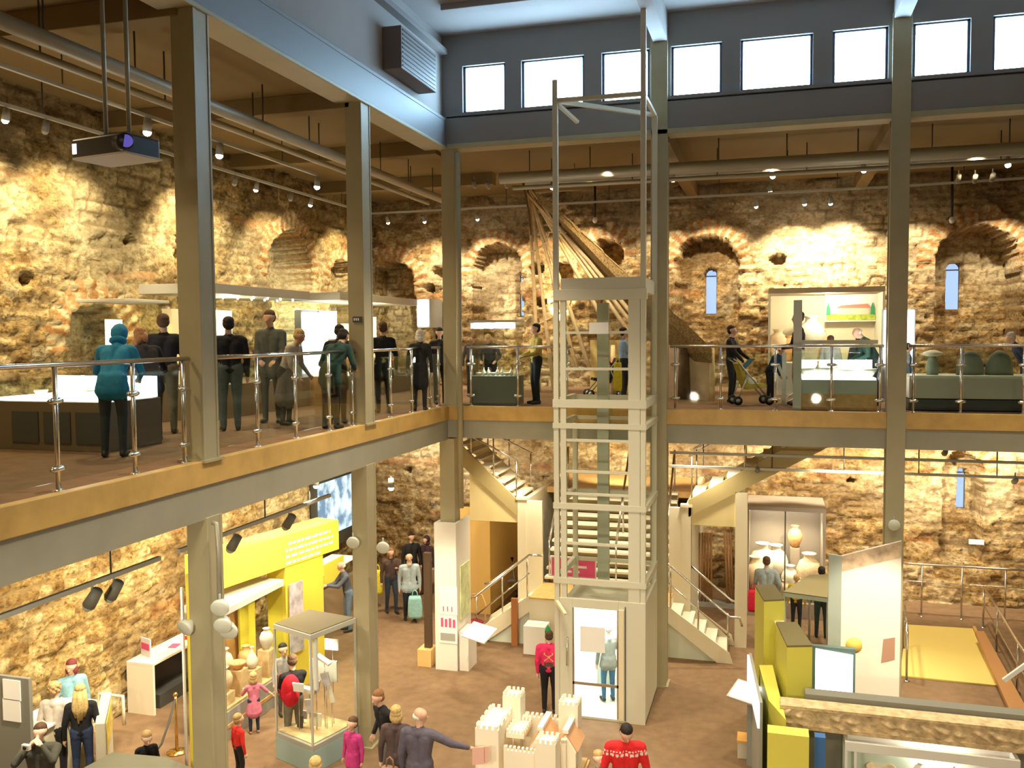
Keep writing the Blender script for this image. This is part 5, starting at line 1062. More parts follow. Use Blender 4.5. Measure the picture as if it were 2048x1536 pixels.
for i, (dx, dy, zc, sx, sz, ry, m_) in enumerate(((-.2, -.25, 1.35, .20, .14, 0, PAPER), (.22, .0, 1.72, .26, .04, .5, BONE), (.28, -.05, 1.45, .14, .22, -.25, mat('grey_print', (.52, .48, .52), .5)), (.12, -.15, 1.38, .14, .18, .2, mat('grey_print', (.52, .48, .52), .5)), (.34, .05, 1.20, .08, .26, -.3, BONE), (-.05, -.1, 1.28, .26, .07, .1, BONE), (.0, -.2, 1.08, .12, .22, -.15, mat('grey_print', (.52, .48, .52), .5)), (.08, -.1, .86, .20, .22, .05, BONE), (-.22, -.15, .82, .10, .20, .1, DARK), (-.3, .1, .84, .16, .14, 0, mat('grey_print', (.52, .48, .52), .5)), (.3, .2, 1.9, .24, .18, 0, PAPER), (.1, .22, 1.5, .5, .35, 0, mat('model_back', (.55, .55, .5), .5)))):
    R_ = Matrix.Rotation(ry, 3, 'Y'); lb = ('white notice at the left', 'tilted slab near the top', 'grey card at upper right', 'grey card in the middle', 'slanted white strip at right', 'white shelf of shapes', 'narrow tilted card', 'white house shaped block at the bottom', 'dark upright block at the bottom', 'small grey card at lower left', 'white card at top right', 'large grey backboard')[i]
    lc = cc+Vector((dx*.85, dy*.8, .58+(zc-.82)*1.12)); o = thing('exhibit', 'exhibit inside the grey roofed case, '+lb, 'exhibit', lc, 0, 'exhibits in the grey roofed case'); MB().bx((0, 0, 0), (sx, .03 if sz > .1 else .12, sz), m_, R_).build('panel', o, .004, world=False); MB().tube([(0, .022, 0), (0, .022, .465-lc.z)], .006, CHROME, 6).build('support_rod', o, world=False)
spot('case_lamp', (cc.x, cc.y, 2.08), (cc.x, cc.y, 0.7), 90, WARMW, 130, .7, .08)
# wall mounted screen
p2, q2 = Z(636, 975, 0), None; a, c = X(636, 970, -10.9), X(712, 950, -10.9); e = X(640, 1080, -10.9)
t = thing('projection_screen', 'large tilted wall screen showing a pale blue image behind the yellow wall', 'screen', (-10.9, a.y, e.z)); MB().box((-11.05, a.y-.12, e.z-.35), (-10.92, a.y+2.6, a.z+.1), DARK).build('screen_frame', t)
sm_ = bpy.data.materials.new('screen_image'); sm_.use_nodes = True; nt = sm_.node_tree; pb = nt.nodes['Principled BSDF']; tc = nt.nodes.new('ShaderNodeTexCoord'); nz_ = nt.nodes.new('ShaderNodeTexNoise'); nz_.inputs['Scale'].default_value = 2.2; nz_.inputs['Detail'].default_value = 5
rp = nt.nodes.new('ShaderNodeValToRGB'); rp.color_ramp.elements[0].position = .40; rp.color_ramp.elements[0].color = (.16, .28, .40, 1); rp.color_ramp.elements[1].position = .55; rp.color_ramp.elements[1].color = (.75, .95, 1, 1)
nt.links.new(tc.outputs['Object'], nz_.inputs['Vector']); nt.links.new(nz_.outputs[0], rp.inputs[0]); nt.links.new(rp.outputs[0], pb.inputs['Emission Color']); pb.inputs['Emission Strength'].default_value = .95; pb.inputs['Base Color'].default_value = (.02, .02, .02, 1)
MB().box((-10.92, a.y, e.z), (-10.90, a.y+2.5, a.z), sm_).build('screen_image', t)
t = case('low case with yellow end panel under the wall screen', -10.6, -9.9, 17.6, 20.2, 0, .9, 1.25, mat('case_dark_oak', (.28, .20, .11), .6), .03, PAPER); MB().box((-9.9, 18.4, 1.0), (-9.87, 19.4, 1.5), YELL).build('yellow_header', t)
# info desk
xa, xb, ya, yb, zd = -11.14, -10.58, 13.3, 14.95, .95
t = thing('leaflet_desk', 'white open fronted desk against the left stone wall with a pink sign', 'desk', ((xa+xb)/2, (ya+yb)/2, 0)); m_ = mat('desk_white', (.85, .78, .62), .5)
MB().box((xa, ya, zd-.05), (xb, yb, zd), m_).build('desk_top', t, bevel=.004); MB().box((xa, ya, 0), (xb, ya+.05, zd-.05), m_).build('side_panel', t); MB().box((xa, yb-.05, 0), (xb, yb, zd-.05), m_).build('side_panel', t); MB().box((xa, ya+.05, 0), (xa+.03, yb-.05, zd-.05), DARK).build('back_panel', t); MB().box((xa+.1, ya+.3, .0), (xb-.1, yb-.3, .25), DARK).build('storage_box', t)
t = thing('tabletop_sign', 'small upright sign with a pink band standing on the white desk', 'sign', (-10.95, 13.55, zd)); R_ = Matrix.Rotation(-.35, 3, 'Z'); MB().bx((-10.95, 13.6, zd+.17), (.30, .02, .34), PAPER, R_).build('sign_board', t); MB().bx((-10.955, 13.588, zd+.19), (.25, .012, .12), PINK, R_).build('pink_band', t)
for i, (x, y) in enumerate(((-10.9, 13.95), (-10.8, 14.2), (-10.95, 14.4), (-10.85, 14.65))): tag(MB().bx((x, y, zd+.008), (.15, .21, .012), (PAPER, PINK, PAPER, RED)[i], Matrix.Rotation(.2*i, 3, 'Z')).build('leaflet'), 'flat leaflet stack on the white desk, '+('white, beside the sign', 'pink, in the middle', 'white, towards the far end', 'red, at the far end')[i], 'leaflet', 'leaflets on the white desk')
# notice board, counter, divider, kiosk
a = Y(57, 1358, 10.0); t = thing('notice_partition', 'dark grey partition with two white notices at the lower left edge', 'partition', (a.x-.6, 10.03, 0)); MB().box((a.x-1.2, 10.0, 0), (a.x, 10.06, a.z), mat('partition_grey', (.20, .20, .17), .6)).build('board', t, bevel=.004)
for py0, py1 in ((1362, 1398), (1401, 1440)): u0, u1 = Y(7, py1, 9.99), Y(40, py0, 9.99); MB().box((u0.x, 9.985, u0.z), (u1.x, 9.998, u1.z), PAPER).build('notice', t)
a = Z(60, 1425, 1.05); t = thing('reception_counter', 'white topped reception counter beside the grey partition', 'counter', (-10.35, 10.9, 0)); MB().box((-10.85, 10.2, 0), (-10.3, 11.5, 1.0), mat('counter_cream', (.72, .66, .48), .5)).build('counter_body', t, bevel=.006); MB().box((-10.9, 10.15, 1.0), (-10.25, 11.55, 1.04), WHITE).build('counter_top', t, bevel=.004)
a, c = Y(58, 1405, 11.6), Y(90, 1366, 11.6); tag(MB().box((a.x-.05, 11.6, .0), (c.x, 11.65, c.z), mat('mustard_panel', (.55, .42, .04), .6)).build('mustard_panel'), 'low mustard coloured panel behind the reception counter', 'panel')
a = [Z(190, 1448, 1.1), Z(209, 1447, 1.1), Z(223, 1383, 1.1), Z(203, 1384, 1.1)]; t = thing('divider', 'narrow waist high pale divider with a yellow poster beside the long blonde hair', 'divider', ((a[0].x+a[2].x)/2, (a[0].y+a[2].y)/2, 0)); MB().prism([(v.x, v.y, 0) for v in a], (0, 0, 1.1), mat('divider_pale', (.62, .60, .48), .5)).build('divider_body', t, bevel=.005)
u0, u1 = a[1], a[2]; MB().prism([u0.lerp(u1, .15)+Vector((.006, -.002, -.55)), u0.lerp(u1, .9)+Vector((.006, -.002, -.55)), u0.lerp(u1, .9)+Vector((.006, -.002, -.08)), u0.lerp(u1, .15)+Vector((.006, -.002, -.08))], (.008, 0, 0), mat('yellow_poster', (.80, .62, .12), .5, noise=.3, nscale=8)).build('poster', t)
tag(MB().tube([(-10.55, 11.5, .55), (-10.55, 11.9, .55), (-10.55, 11.95, .95), (-10.1, 11.95, .95), (-10.05, 11.9, .5)], .03, CREAM, 8).build('chair_back_rail'), 'cream curved chair back behind the long blonde hair', 'chair')
a = [Z(120, 1560, 1.45), Z(225, 1504, 1.45), Z(330, 1513, 1.45), Z(410, 1545, 1.45)]; a = [Vector((v.x, v.y, 0)) for v in a]; a += [a[3]+Vector((.1, -.9, 0)), a[0]+Vector((0, -.7, 0))]
t = thing('kiosk', 'dark grey topped kiosk cut off by the bottom edge left of the near column', 'kiosk', a[1]); MB().prism([(v.x, v.y, 1.38) for v in a], (0, 0, .07), mat('kiosk_grey', (.16, .16, .11), .6)).build('kiosk_top', t, bevel=.01); cen = sum(a, Vector())/6; MB().prism([(cen+(v-cen)*.9) for v in a], (0, 0, 1.38), DARK).build('kiosk_body', t)
p = Z(354, 1505, 0); t = thing('rope_stand', 'brass post with a hanging dark rope left of the near column', 'rope stand', p); b = MB(); b.lathe([(.16, 0), (.16, .02), (.05, .05)], p, BRASS, 18); b.tube([p+Vector((0, 0, .03)), p+Vector((0, 0, .95))], .025, BRASS, 10); b.ball(p+Vector((0, 0, .97)), .04, BRASS, 10); b.build('post', t)
r1 = Z(300, 1500, .85); pts = [p+Vector((0, 0, .9)), p.lerp(Vector((r1.x, r1.y, 0)), .3)+Vector((0, 0, .72)), p.lerp(Vector((r1.x, r1.y, 0)), .6)+Vector((0, 0, .62)), p.lerp(Vector((r1.x, r1.y, 0)), 1)+Vector((0, 0, .72))]; MB().tube(pts, .018, DARK, 8).build('rope', t)
a, c = Y(372, 1200, 9.9), Y(392, 1200, 9.9); t = thing('yellow_banner_post', 'tall narrow yellow upright showing left of the near ground floor column', 'post', (a.x, 9.9, 0)); MB().box((a.x, 9.9, 0), (c.x+.1, 9.96, Y(380, 1150, 9.9).z), YELL).build('upright', t); MB().box((a.x-.02, 9.88, 0), (c.x+.1, 9.98, .3), LIME).build('foot', t)
MB().tube([(a.x-.06, 9.9, .2), (a.x-.06, 9.9, Y(366, 1175, 9.9).z)], .02, WHITE, 8).build('white_rod', t)
WSP = mat('speaker_white', (.72, .76, .68), .4)
def horn(label, P_, aim):
    t = thing('wall_speaker', label, 'loudspeaker', P_); d = (Vector(aim)-P_).normalized(); R_ = d.to_track_quat('Z', 'Y').to_matrix(); b = MB(); b.lathe([(.03, -.12), (.05, -.08), (.10, -.02), (.105, .02), (.095, .03)], (0, 0, 0), WSP, 20); b.v = [tuple(R_ @ Vector(v)) for v in b.v]; b.build('speaker_cone', t, world=False); MB().tube([(0, 0, 0), (0, 0, .16)], .015, GREY, 6).build('bracket', t, world=False)
for px, py, yy, nm in ((371, 1255, 8.8, 'facing left on the near column'), (440, 1215, 8.7, 'upper one right of the near column'), (446, 1250, 8.75, 'middle one right of the near column'), (458, 1262, 8.85, 'lowest one right of the near column')):
    P_ = Y(px, py, yy); horn('round white loudspeaker, '+nm, P_, P_+Vector((-.2 if px < 400 else .3, -1, -.45)))
for px, py, nm in ((706, 1085, 'left side of the middle column'), (766, 1095, 'right side of the middle column')):
    P_ = Y(px, py, 13.0); horn('round white loudspeaker on the '+nm, P_, P_+Vector((.2, -1, -.4)))
tag(MB().tube([Y(425, 1045, 8.8), Y(433, 1048, 8.8), Y(437, 1100, 8.8), Y(439, 1200, 8.8)], .03, GP, 8).build('conduit_pipe'), 'grey conduit pipe running down the near ground floor column', 'pipe')
# ---------------------------------------------------------------- centre
x0, x1, y0 = EX-.24, EX+.23, 16.72; ztc = Y(900, 1047, y0).z; WP_ = mat('pillar_white', (.80, .77, .70), .5)
t = thing('poster_pillar', 'tall white pillar casing with posters around the corner column', 'pillar', ((x0+x1)/2, 17.1, 0))
b = MB(); b.box((x0, y0, .0), (x1, y0+.12, ztc), WP_); b.box((x1-.06, y0+.12, 0), (x1, 17.6, ztc), WP_); b.box((x0, y0+.12, 0), (x0+.06, 17.6, ztc), WP_); b.build('casing', t, bevel=.004)
for py0, py1, m_, nm in ((1175, 1228, PAPER, 'poster'), (1233, 1285, PAPER, 'poster')):
    u0, u1 = Y(879, py1, y0-.01), Y(914, py0, y0-.01); MB().box((u0.x, y0-.012, u0.z), (u1.x, y0-.002, u1.z), m_).build(nm, t)
b = MB(); u0, u1 = Y(880, 1258, y0-.02), Y(912, 1238, y0-.02)
for i in range(4): b.box((u0.x+.02+i*.085, y0-.018, u0.z+.05), (u0.x+.07+i*.085, y0-.013, u1.z-.02*(i % 2)), PINK)
b.build('pink_lettering', t); u0, u1 = Y(881, 1280, y0-.02), Y(910, 1268, y0-.02); MB().box((u0.x, y0-.018, u0.z), (u1.x, y0-.012, u1.z), GREY).build('grey_block', t)
b = MB(); u0, u1 = Y(884, 1226, y0-.02), Y(905, 1190, y0-.02)
for i in range(3): b.box((u0.x+.02+.09*i, y0-.018, u0.z+.04), (u0.x+.04+.09*i, y0-.013, u0.z+.14), PINK)
b.build('small_lettering', t)
MB().box((x1+.002, y0+.2, 1.0), (x1+.02, 17.5, 2.1), mat('green_poster', (.62, .68, .35), .5, noise=.3, nscale=4)).build('green_poster', t)
c = Z(958, 1268, .95); t = thing('tilted_lectern', 'tilted white reading panel attached beside the poster pillar', 'lectern', (c.x, c.y, 0)); R_ = Matrix.Rotation(math.radians(-28), 3, 'Z') @ Matrix.Rotation(math.radians(28), 3, 'X'); MB().bx((c.x, c.y, .98), (.66, .42, .03), mat('lectern_white', (.9, .9, .88), .4), R_).build('reading_panel', t, bevel=.004); MB().box((x1+.025, 16.78, 0), (x1+.22, 17.3, .8), WP_).build('support_box', t); MB().bar((x1+.1, 16.9, .75), (c.x, c.y, .96), .05, .04, GREY).build('support_arm', t)
c = Z(862, 1335, 0); t = thing('dark_banner_stand', 'dark upright panel on a light wood block left of the poster pillar', 'stand', c); c.x -= .16; MB().box((c.x-.13, c.y-.02, 0), (c.x+.17, c.y+.35, .36), mat('pale_oak', (.75, .50, .20), .5)).build('wood_block', t, bevel=.008); MB().box((c.x-.02, c.y+.1, .36), (c.x+.12, c.y+.22, Y(868, 1110, c.y).z), mat('dark_brown', (.08, .05, .03), .5)).build('upright', t)
# bentwood chair
p = Z(948, 1285, 0); t = thing('wooden_chair', 'curved wooden chair with dark seat pad half hidden by the poster pillar', 'chair', p)
MB().tube([p+Vector(v) for v in ((-.2, .2, .45), (-.19, .25, .8), (-.1, .28, 1.0), (.1, .28, 1.0), (.19, .25, .8), (.2, .2, .45))], .02, OAK, 8).build('backrest', t); MB().lathe([(.2, 0), (.22, .02), (.2, .05)], p+Vector((0, 0, .43)), mat('seat_red', (.25, .03, .03), .7), 16).build('seat', t)
for sx in (-1, 1):
    for sy in (-1, 1): MB().tube([p+Vector((sx*.15, sy*.15, .44)), p+Vector((sx*.19, sy*.19, 0))], .017, OAK, 8).build('leg', t)
# castle model on its table
CW = mat('castle_white', (.86, .80, .66), .6); CR = mat('castle_roof', (.66, .38, .20), .6)
t0 = Z(950, 1452, 1.35); ox, oy = t0.x, t0.y
t = thing('castle_model', 'white wooden model castle with crenellated towers and brown roofs', 'model', (ox+.7, oy+.6, 0))
def crenel(b, xa, xb, ya, yb, z, n=4, h=.05, th=.035):
    for i in range(n):
        u = (i+.25)/n; w_ = (xb-xa)/n*.5; x = xa+(xb-xa)*i/n+w_*.5
        b.box((x, ya, z), (x+w_, ya+th, z+h), CW); b.box((x, yb-th, z), (x+w_, yb, z+h), CW)
        y = ya+(yb-ya)*i/n+(yb-ya)/n*.25; b.box((xa, y, z), (xa+th, y+(yb-ya)/n*.5, z+h), CW); b.box((xb-th, y, z), (xb, y+(yb-ya)/n*.5, z+h), CW)
def tower(xa, ya, w_, d_, z, nm):
    b = MB(); b.box((xa, ya, .62), (xa+w_, ya+d_, z-.03), CW)
    crenel(b, xa, xa+w_, ya, ya+d_, z-.03); b.build(nm, t)
tower(ox, oy, .34, .75, 1.35, 'tower')
a = Z(1005, 1388, 1.55); tower(a.x, a.y, .27, .27, 1.55, 'tower')
a = Z(1072, 1478, 1.35); tower(a.x, a.y-.05, .28, .28, 1.35, 'tower'); ax, ay = a.x, a.y
a = Z(1117, 1405, 1.55); tower(a.x, a.y, .28, .28, 1.55, 'tower'); bx2, by2 = a.x, a.y
b = MB(); b.box((ox+.45, oy-.12, .62), (ax, oy-.06, 1.12), CW); crenel(b, ox+.45, ax, oy-.12, oy-.06, 1.12, 8, .05, .03); b.build('front_wall', t)
b = MB(); b.box((ox+.3, by2+.2, .62), (bx2, by2+.27, 1.2), CW); crenel(b, ox+.5, bx2, by2+.2, by2+.27, 1.2, 8); b.build('back_wall', t)
b = MB(); b.box((bx2+.15, oy+.1, .62), (bx2+.22, by2+.1, 1.2), CW); crenel(b, bx2+.15, bx2+.22, oy+.1, by2+.1, 1.2, 6); b.build('side_wall', t)
b = MB(); b.box((ox+.36, oy+.3, 1.10), (ox+.62, by2+.15, 1.16), CW); crenel(b, ox+.36, ox+.62, oy+.3, by2+.15, 1.16, 5); b.build('wall_walk', t)
for k, xx in enumerate((ox+.72, ox+1.08)):
    ya_, yb_ = oy+.2, by2+.1
    MB().prism([(xx, ya_, 1.06), (xx+.17, ya_, 1.33), (xx+.34, ya_, 1.06)], (0, yb_-ya_, 0), CR).build('roof', t); MB().prism([(xx+.02, ya_-.01, .62), (xx+.32, ya_-.01, .62), (xx+.32, ya_-.01, 1.06), (xx+.17, ya_-.01, 1.29), (xx+.02, ya_-.01, 1.06)], (0, -.04, 0), CW).build('gable', t)
    MB().box((xx+.13, ya_-.02, 1.31), (xx+.21, yb_, 1.36), CW).build('ridge_walk', t)
MB().box((ox-.05, oy-.2, .58), (bx2+.35, by2+.35, .62), mat('model_ground', (.62, .42, .18), .7)).build('model_base', t)
tb = thing('model_table', 'pale wooden table carrying the castle model', 'table', (ox+.7, oy+.6, 0)); MB().box((ox-.08, oy-.23, .52), (bx2+.38, by2+.38, .58), OAK).build('tabletop', tb)
for x in (ox, bx2+.27):
    for y in (oy-.12, by2+.22): MB().box((x, y, 0), (x+.07, y+.07, .52), OAK).build('leg', tb)
# ---------------------------------------------------------------- right side
LM = LIME; KT = mat('khaki_top', (.20, .17, .08), .6)
t = thing('lime_room_divider', 'zigzag lime green partition wall with dark grey tops', 'divider', Z(1550, 1240, 2.3)); t.location.z = 0
def block(px4, z, nm):
    v = [Z(*q_, z) for q_ in px4]; MB().prism([(a.x, a.y, 0) for a in v], (0, 0, z-.03), LM).build(nm, t); MB().prism([(a.x, a.y, z-.03) for a in v], (0, 0, .03), KT).build('dark_top', t)
block(((1528, 1200), (1569, 1198), (1549, 1169), (1510, 1170)), 2.3, 'panel_block')
block(((1574, 1291), (1625, 1290), (1594, 1244), (1552, 1243)), 2.2, 'panel_block')
v = [Z(1545, 1203, 2.2), Z(1566, 1202, 2.2), Z(1580, 1250, 2.2), Z(1570, 1250, 2.2)]; MB().prism([(a.x, a.y, 0) for a in v], (0, 0, 1.9), LM).build('link_panel', t); MB().prism([(a.x, a.y, 1.9) for a in v], (0, 0, .03), WHITE).build('link_sill', t)
v = [Z(1518, 1330, 1.5), Z(1545, 1330, 1.5), Z(1572, 1440, 1.5), Z(1537, 1400, 1.5)]; MB().prism([(a.x, a.y, 0) for a in v], (0, 0, 1.5), LM).build('low_wing', t)
v0 = Z(1535, 1420, 1.3); v1 = Z(1625, 1475, 1.0); MB().box((v0.x, 12.05, 0), (Y(1618, 1500, 12.05).x, 12.3, Y(1580, 1470, 12.05).z), LM).build('front_panel', t)
# lit tilted screens left of it
c = Z(1492, 1385, 1.15); t = thing('tilted_screen', 'bright tilted white touch screen with a pale frame left of the lime partition', 'screen', (c.x, c.y, 0)); R_ = Matrix.Rotation(math.radians(-32), 3, 'Z') @ Matrix.Rotation(math.radians(30), 3, 'X')
MB().bx((c.x, c.y, 1.15), (.50, .38, .05), mat('screen_rim', (.55, .5, .42), .5), R_).build('screen_frame', t, bevel=.008); MB().bx(Vector((c.x, c.y, 1.15))+R_ @ Vector((0, 0, .03)), (.42, .31, .01), LIT).build('lit_screen', t) if False else MB().bx(Vector((c.x, c.y, 1.15))+R_ @ Vector((0, 0, .03)), (.42, .31, .01), LIT, R_).build('lit_screen', t)
MB().box((c.x+.02, c.y-.06, 0), (c.x+.2, c.y+.1, 1.05), GREY).build('stand', t)
a, d2 = Z(1507, 1310, 1.55), Z(1530, 1410, 1.55); a = a+Vector((-.1, 0, 0)); d2 = d2+Vector((-.1, 0, 0)); t = thing('lit_side_panel', 'narrow glowing panel along the left face of the lime partition', 'light panel', (a.x, a.y, 0)); MB().prism([(a.x, a.y, 1.1), (d2.x, d2.y, 1.2), (d2.x, d2.y, 1.55), (a.x, a.y, 1.55)], (.03, 0, 0), mat('soft_lit', (.8, .85, .8), .5, emit=(.85, .95, .95), es=.9)).build('lit_face', t); MB().prism([(a.x+.03, a.y, 0), (d2.x+.03, d2.y, 0), (d2.x+.03, d2.y, 1.58), (a.x+.03, a.y, 1.58)], (.04, 0, 0), GREY).build('backing', t)
p = Z(1495, 1478, .25); t = thing('step_box', 'small pale box with orange wood top on the floor left of the lime partition', 'box', (p.x, p.y, 0)); MB().box((p.x-.15, p.y-.2, 0), (p.x+.28, p.y+.12, .27), mat('box_grey', (.62, .58, .46), .6)).build('box_body', t, bevel=.01); MB().box((p.x-.16, p.y-.21, .27), (p.x+.29, p.y+.13, .30), mat('orange_top', (.80, .42, .08), .5)).build('box_top', t)
# tall banner panel
yb = 16.72; u0, u1 = Y(1680, 1400, yb), Y(1798, 1400, yb); z0_, za, zb3 = 0.0, Y(1680, 1112, yb).z, Y(1797, 1082, yb).z
bm_ = mat('banner_print', (.88, .82, .72), .5)
t = thing('exhibition_banner', 'tall white exhibition banner panel lit brightly in front of the right column', 'banner', ((u0.x+u1.x)/2, yb, 0))
MB().prism([(u0.x, yb, 0), (u1.x, yb, 0), (u1.x, yb, zb3), (u0.x, yb, za)], (0, .08, 0), bm_).build('banner_panel', t)
e0 = Y(1656, 1395, yb-.1); MB().prism([(e0.x, yb+.15, 0), (u0.x, yb, 0), (u0.x, yb, za), (e0.x, yb+.15, Y(1657, 1108, yb+.15).z)], (0, .05, 0), mat('banner_side', (.45, .52, .50), .5)).build('side_panel', t)
MB().prism([(u0.x, yb-.006, za-.28), (u1.x, yb-.006, zb3-.28), (u1.x, yb-.006, zb3-.0), (u0.x, yb-.006, za-.0)], (0, .004, 0), mat('banner_brown', (.62, .46, .32), .6, noise=.4, nscale=5)).build('brown_band', t)
q = Y(1708, 1290, yb-.01); MB().lathe([(.001, 0), (.14, .001), (.14, .006), (.001, .007)], (0, 0, 0), mat('print_yellow', (.88, .66, .16), .5), 20).build('yellow_disc', t, world=False).matrix_local = Matrix.Translation(Vector((q.x, yb-.01, q.z))-t.location) @ Matrix.Rotation(math.pi/2, 4, 'X')
a, c = Y(1762, 1325, yb), Y(1790, 1280, yb); MB().prism([(a.x, yb-.012, a.z), (c.x, yb-.012, a.z+.08), (c.x, yb-.012, c.z+.05), (a.x+.03, yb-.012, c.z)], (0, .004, 0), mat('print_brown', (.45, .26, .18), .6)).build('brown_picture', t)
spot('header_lamp', (-6.9, 14.5, 4.4), (p_y.x, p_y.y, 2.4), 420, WARMW, 95, .7, .05); spot('header_lamp', (-6.9, 12.3, 4.4), (p_y.x, p_y.y-1.2, 2.6), 300, WARMW, 95, .7, .05)
spot('banner_lamp', (2.0, 13.5, 4.6), ((u0.x+u1.x)/2, yb, 1.2), 900, WARMW, 40, .6, .05)
spot('pillar_lamp', (-5.6, 13.8, 4.6), (EX, 16.8, .9), 480, WARMW, 38, .7, .05)
# bright screen in front
yy = 15.6; a, c = Y(1630, 1402, yy), Y(1706, 1303, yy); t = thing('display_screen', 'bright white screen in a dark frame standing right of the lime partition', 'screen', ((a.x+c.x)/2, yy, 0)); MB().box((a.x-.06, yy, 0), (c.x+.04, yy+.1, c.z+.04), mat('teal_dark', (.10, .16, .16), .5)).build('screen_casing', t, bevel=.006); MB().prism([(a.x, yy-.01, a.z), (c.x, yy-.01, a.z), (c.x, yy-.01, c.z-.06), (a.x, yy-.01, c.z)], (0, .01, 0), LIT).build('lit_screen', t)
# carved stone frieze on its shelf
yf = 12.9; f0, f1 = Y(1560, 1419, yf), Y(2060, 1438, yf); zt2, zb4 = Y(1700, 1423, yf).z, Y(1700, 1468, yf).z
FS = stone_mat('carved_sandstone', (1.25, 1.15, .95)); FS = mat('frieze_stone', (.62, .47, .27), .85, noise=.3, nscale=9, bump=1.0, bscale=18)
t = thing('carved_frieze', 'long carved pale stone frieze block laid across at lower right', 'stone carving', ((f0.x+4.4)/2, yf+.2, zb4)); MB().box((f0.x, yf, zb4), (4.6, yf+.3, zt2), FS).build('stone_block', t, bevel=.02)
b = MB(); b.box((f0.x, yf-.03, zb4), (4.6, yf, zb4+.06), FS); b.box((f0.x, yf-.02, zt2-.04), (4.6, yf, zt2), FS)
nx_, nz_2 = 220, 18; gx = np.linspace(f0.x, 4.6, nx_); gz = np.linspace(zb4+.06, zt2-.04, nz_2); GX, GZ = np.meshgrid(gx, gz)
dd = .045*np.clip(np.sin(GX*19+3*np.sin(GZ*14))*np.sin(GZ*22+2*np.sin(GX*9))+.4*(vnoise(GX*14, GZ*14, 5)-.5), -.2, 1)
k0 = len(b.v); b.add([(x, yf-.004-max(0, d_), z_9) for x, d_, z_9 in zip(GX.ravel(), dd.ravel(), GZ.ravel())], [(j*nx_+i, j*nx_+i+1, (j+1)*nx_+i+1, (j+1)*nx_+i) for j in range(nz_2-1) for i in range(nx_-1)], FS, True)
b.build('carved_relief', t)
t = thing('frieze_plinth', 'dark grey backing shelf behind the carved frieze', 'shelf', (2.4, yf+.45, 0)); MB().box((f0.x+.35, yf+.32, 0), (4.6, yf+.55, zt2+.06), mat('shelf_grey', (.22, .22, .19), .6)).build('shelf_body', t)
# white framed case at the bottom right
yc = 12.84; a, c = Y(1690, 1483, yc), Y(2042, 1500, yc); ztc = a.z; wf_ = mat('case_white', (.80, .80, .76), .4)
t = thing('white_framed_case', 'large white framed glass case cut off by the bottom right corner', 'display case', ((a.x+c.x)/2, yc+.2, 0)); MB().box((a.x, yc, ztc-.13), (c.x, yc+.05, ztc), wf_).box((a.x, yc+.35, ztc-.13), (c.x, yc+.4, ztc), wf_).box((a.x, yc+.05, ztc-.13), (a.x+.05, yc+.35, ztc), wf_).box((c.x-.05, yc+.05, ztc-.13), (c.x, yc+.35, ztc), wf_).build('top_frame', t, bevel=.004)
for x in (a.x, a.x+.12, c.x-.04):
    MB().box((x, yc, .2), (x+.035, yc+.04, ztc-.13), wf_).build('frame_bar', t)
MB().box((a.x, yc, 0), (c.x, yc+.4, .2), wf_).build('base', t); MB().box((a.x, yc+.36, .2), (c.x, yc+.4, ztc-.13), mat('case_mint', (.62, .70, .62), .6)).build('back_panel', t); MB().box((a.x+.05, yc+.02, .2), (c.x-.05, yc+.028, ztc-.13), GLASSC).build('glass', t)
MB().box((a.x+.1, yc+.06, .2), (c.x-.1, yc+.34, .55), mat('case_mint', (.62, .70, .62), .6)).build('display_bed', t)
for i, (dx, pr, s_, m_) in enumerate(((.5, BOWL, 1.2, CLAY), (1.0, JAR, .45, BONE), (1.4, FLASK, .8, BONE), (1.8, BOWL, 1.3, CLAY2))): pot('vessel in the white framed case at bottom right, '+('leftmost bowl', 'small white jar', 'white flask', 'orange bowl')[i], (a.x+dx, yc+.2, .55), sc(pr, s_), m_, 'vessels in the white framed case')
p = Y(1632, 1500, 12.5); tag(MB().box((p.x-.02, 12.45, 0), (p.x+.12, 12.6, Y(1640, 1475, 12.45).z), mat('blue_panel', (.05, .15, .42), .5)).build('blue_panel'), 'small blue panel between the lime front panel and the white case', 'panel')
point('case_lamp', (a.x+1.2, yc+.2, ztc-.2), 14, (1, .98, .9), .1)
# wall case with pots at ground level
yk = 22.0; a, c = Y(1497, 1200, yk), Y(1647, 1018, yk); cb = mat('case_brown_grey', (.30, .25, .20), .6)
t = thing('amphora_case', 'tall dark wall case with large pots and bright reflections right of the stairs', 'display case', ((a.x+c.x)/2, yk+.7, 0))
MB().box((a.x, yk, c.z-.10), (c.x, yk+1.5, c.z), cb).build('case_top', t); MB().box((a.x, yk+1.4, 0), (c.x, yk+1.5, c.z-.1), cb).build('back_panel', t); MB().box((a.x-.05, yk, 0), (a.x, yk+1.5, c.z), cb).build('side_panel', t); MB().box((c.x, yk, 0), (c.x+.06, yk+1.5, c.z), cb).build('side_panel', t); MB().box((a.x, yk, 0), (c.x, yk+1.4, .35), cb).build('base', t)
m1 = Y(1570, 1100, yk).x; MB().box((m1-.015, yk, .35), (m1+.015, yk+.04, c.z-.1), DARK).build('mullion', t); MB().box((a.x, yk+.01, .35), (c.x, yk+.018, c.z-.1), GLASSC).build('glass', t)
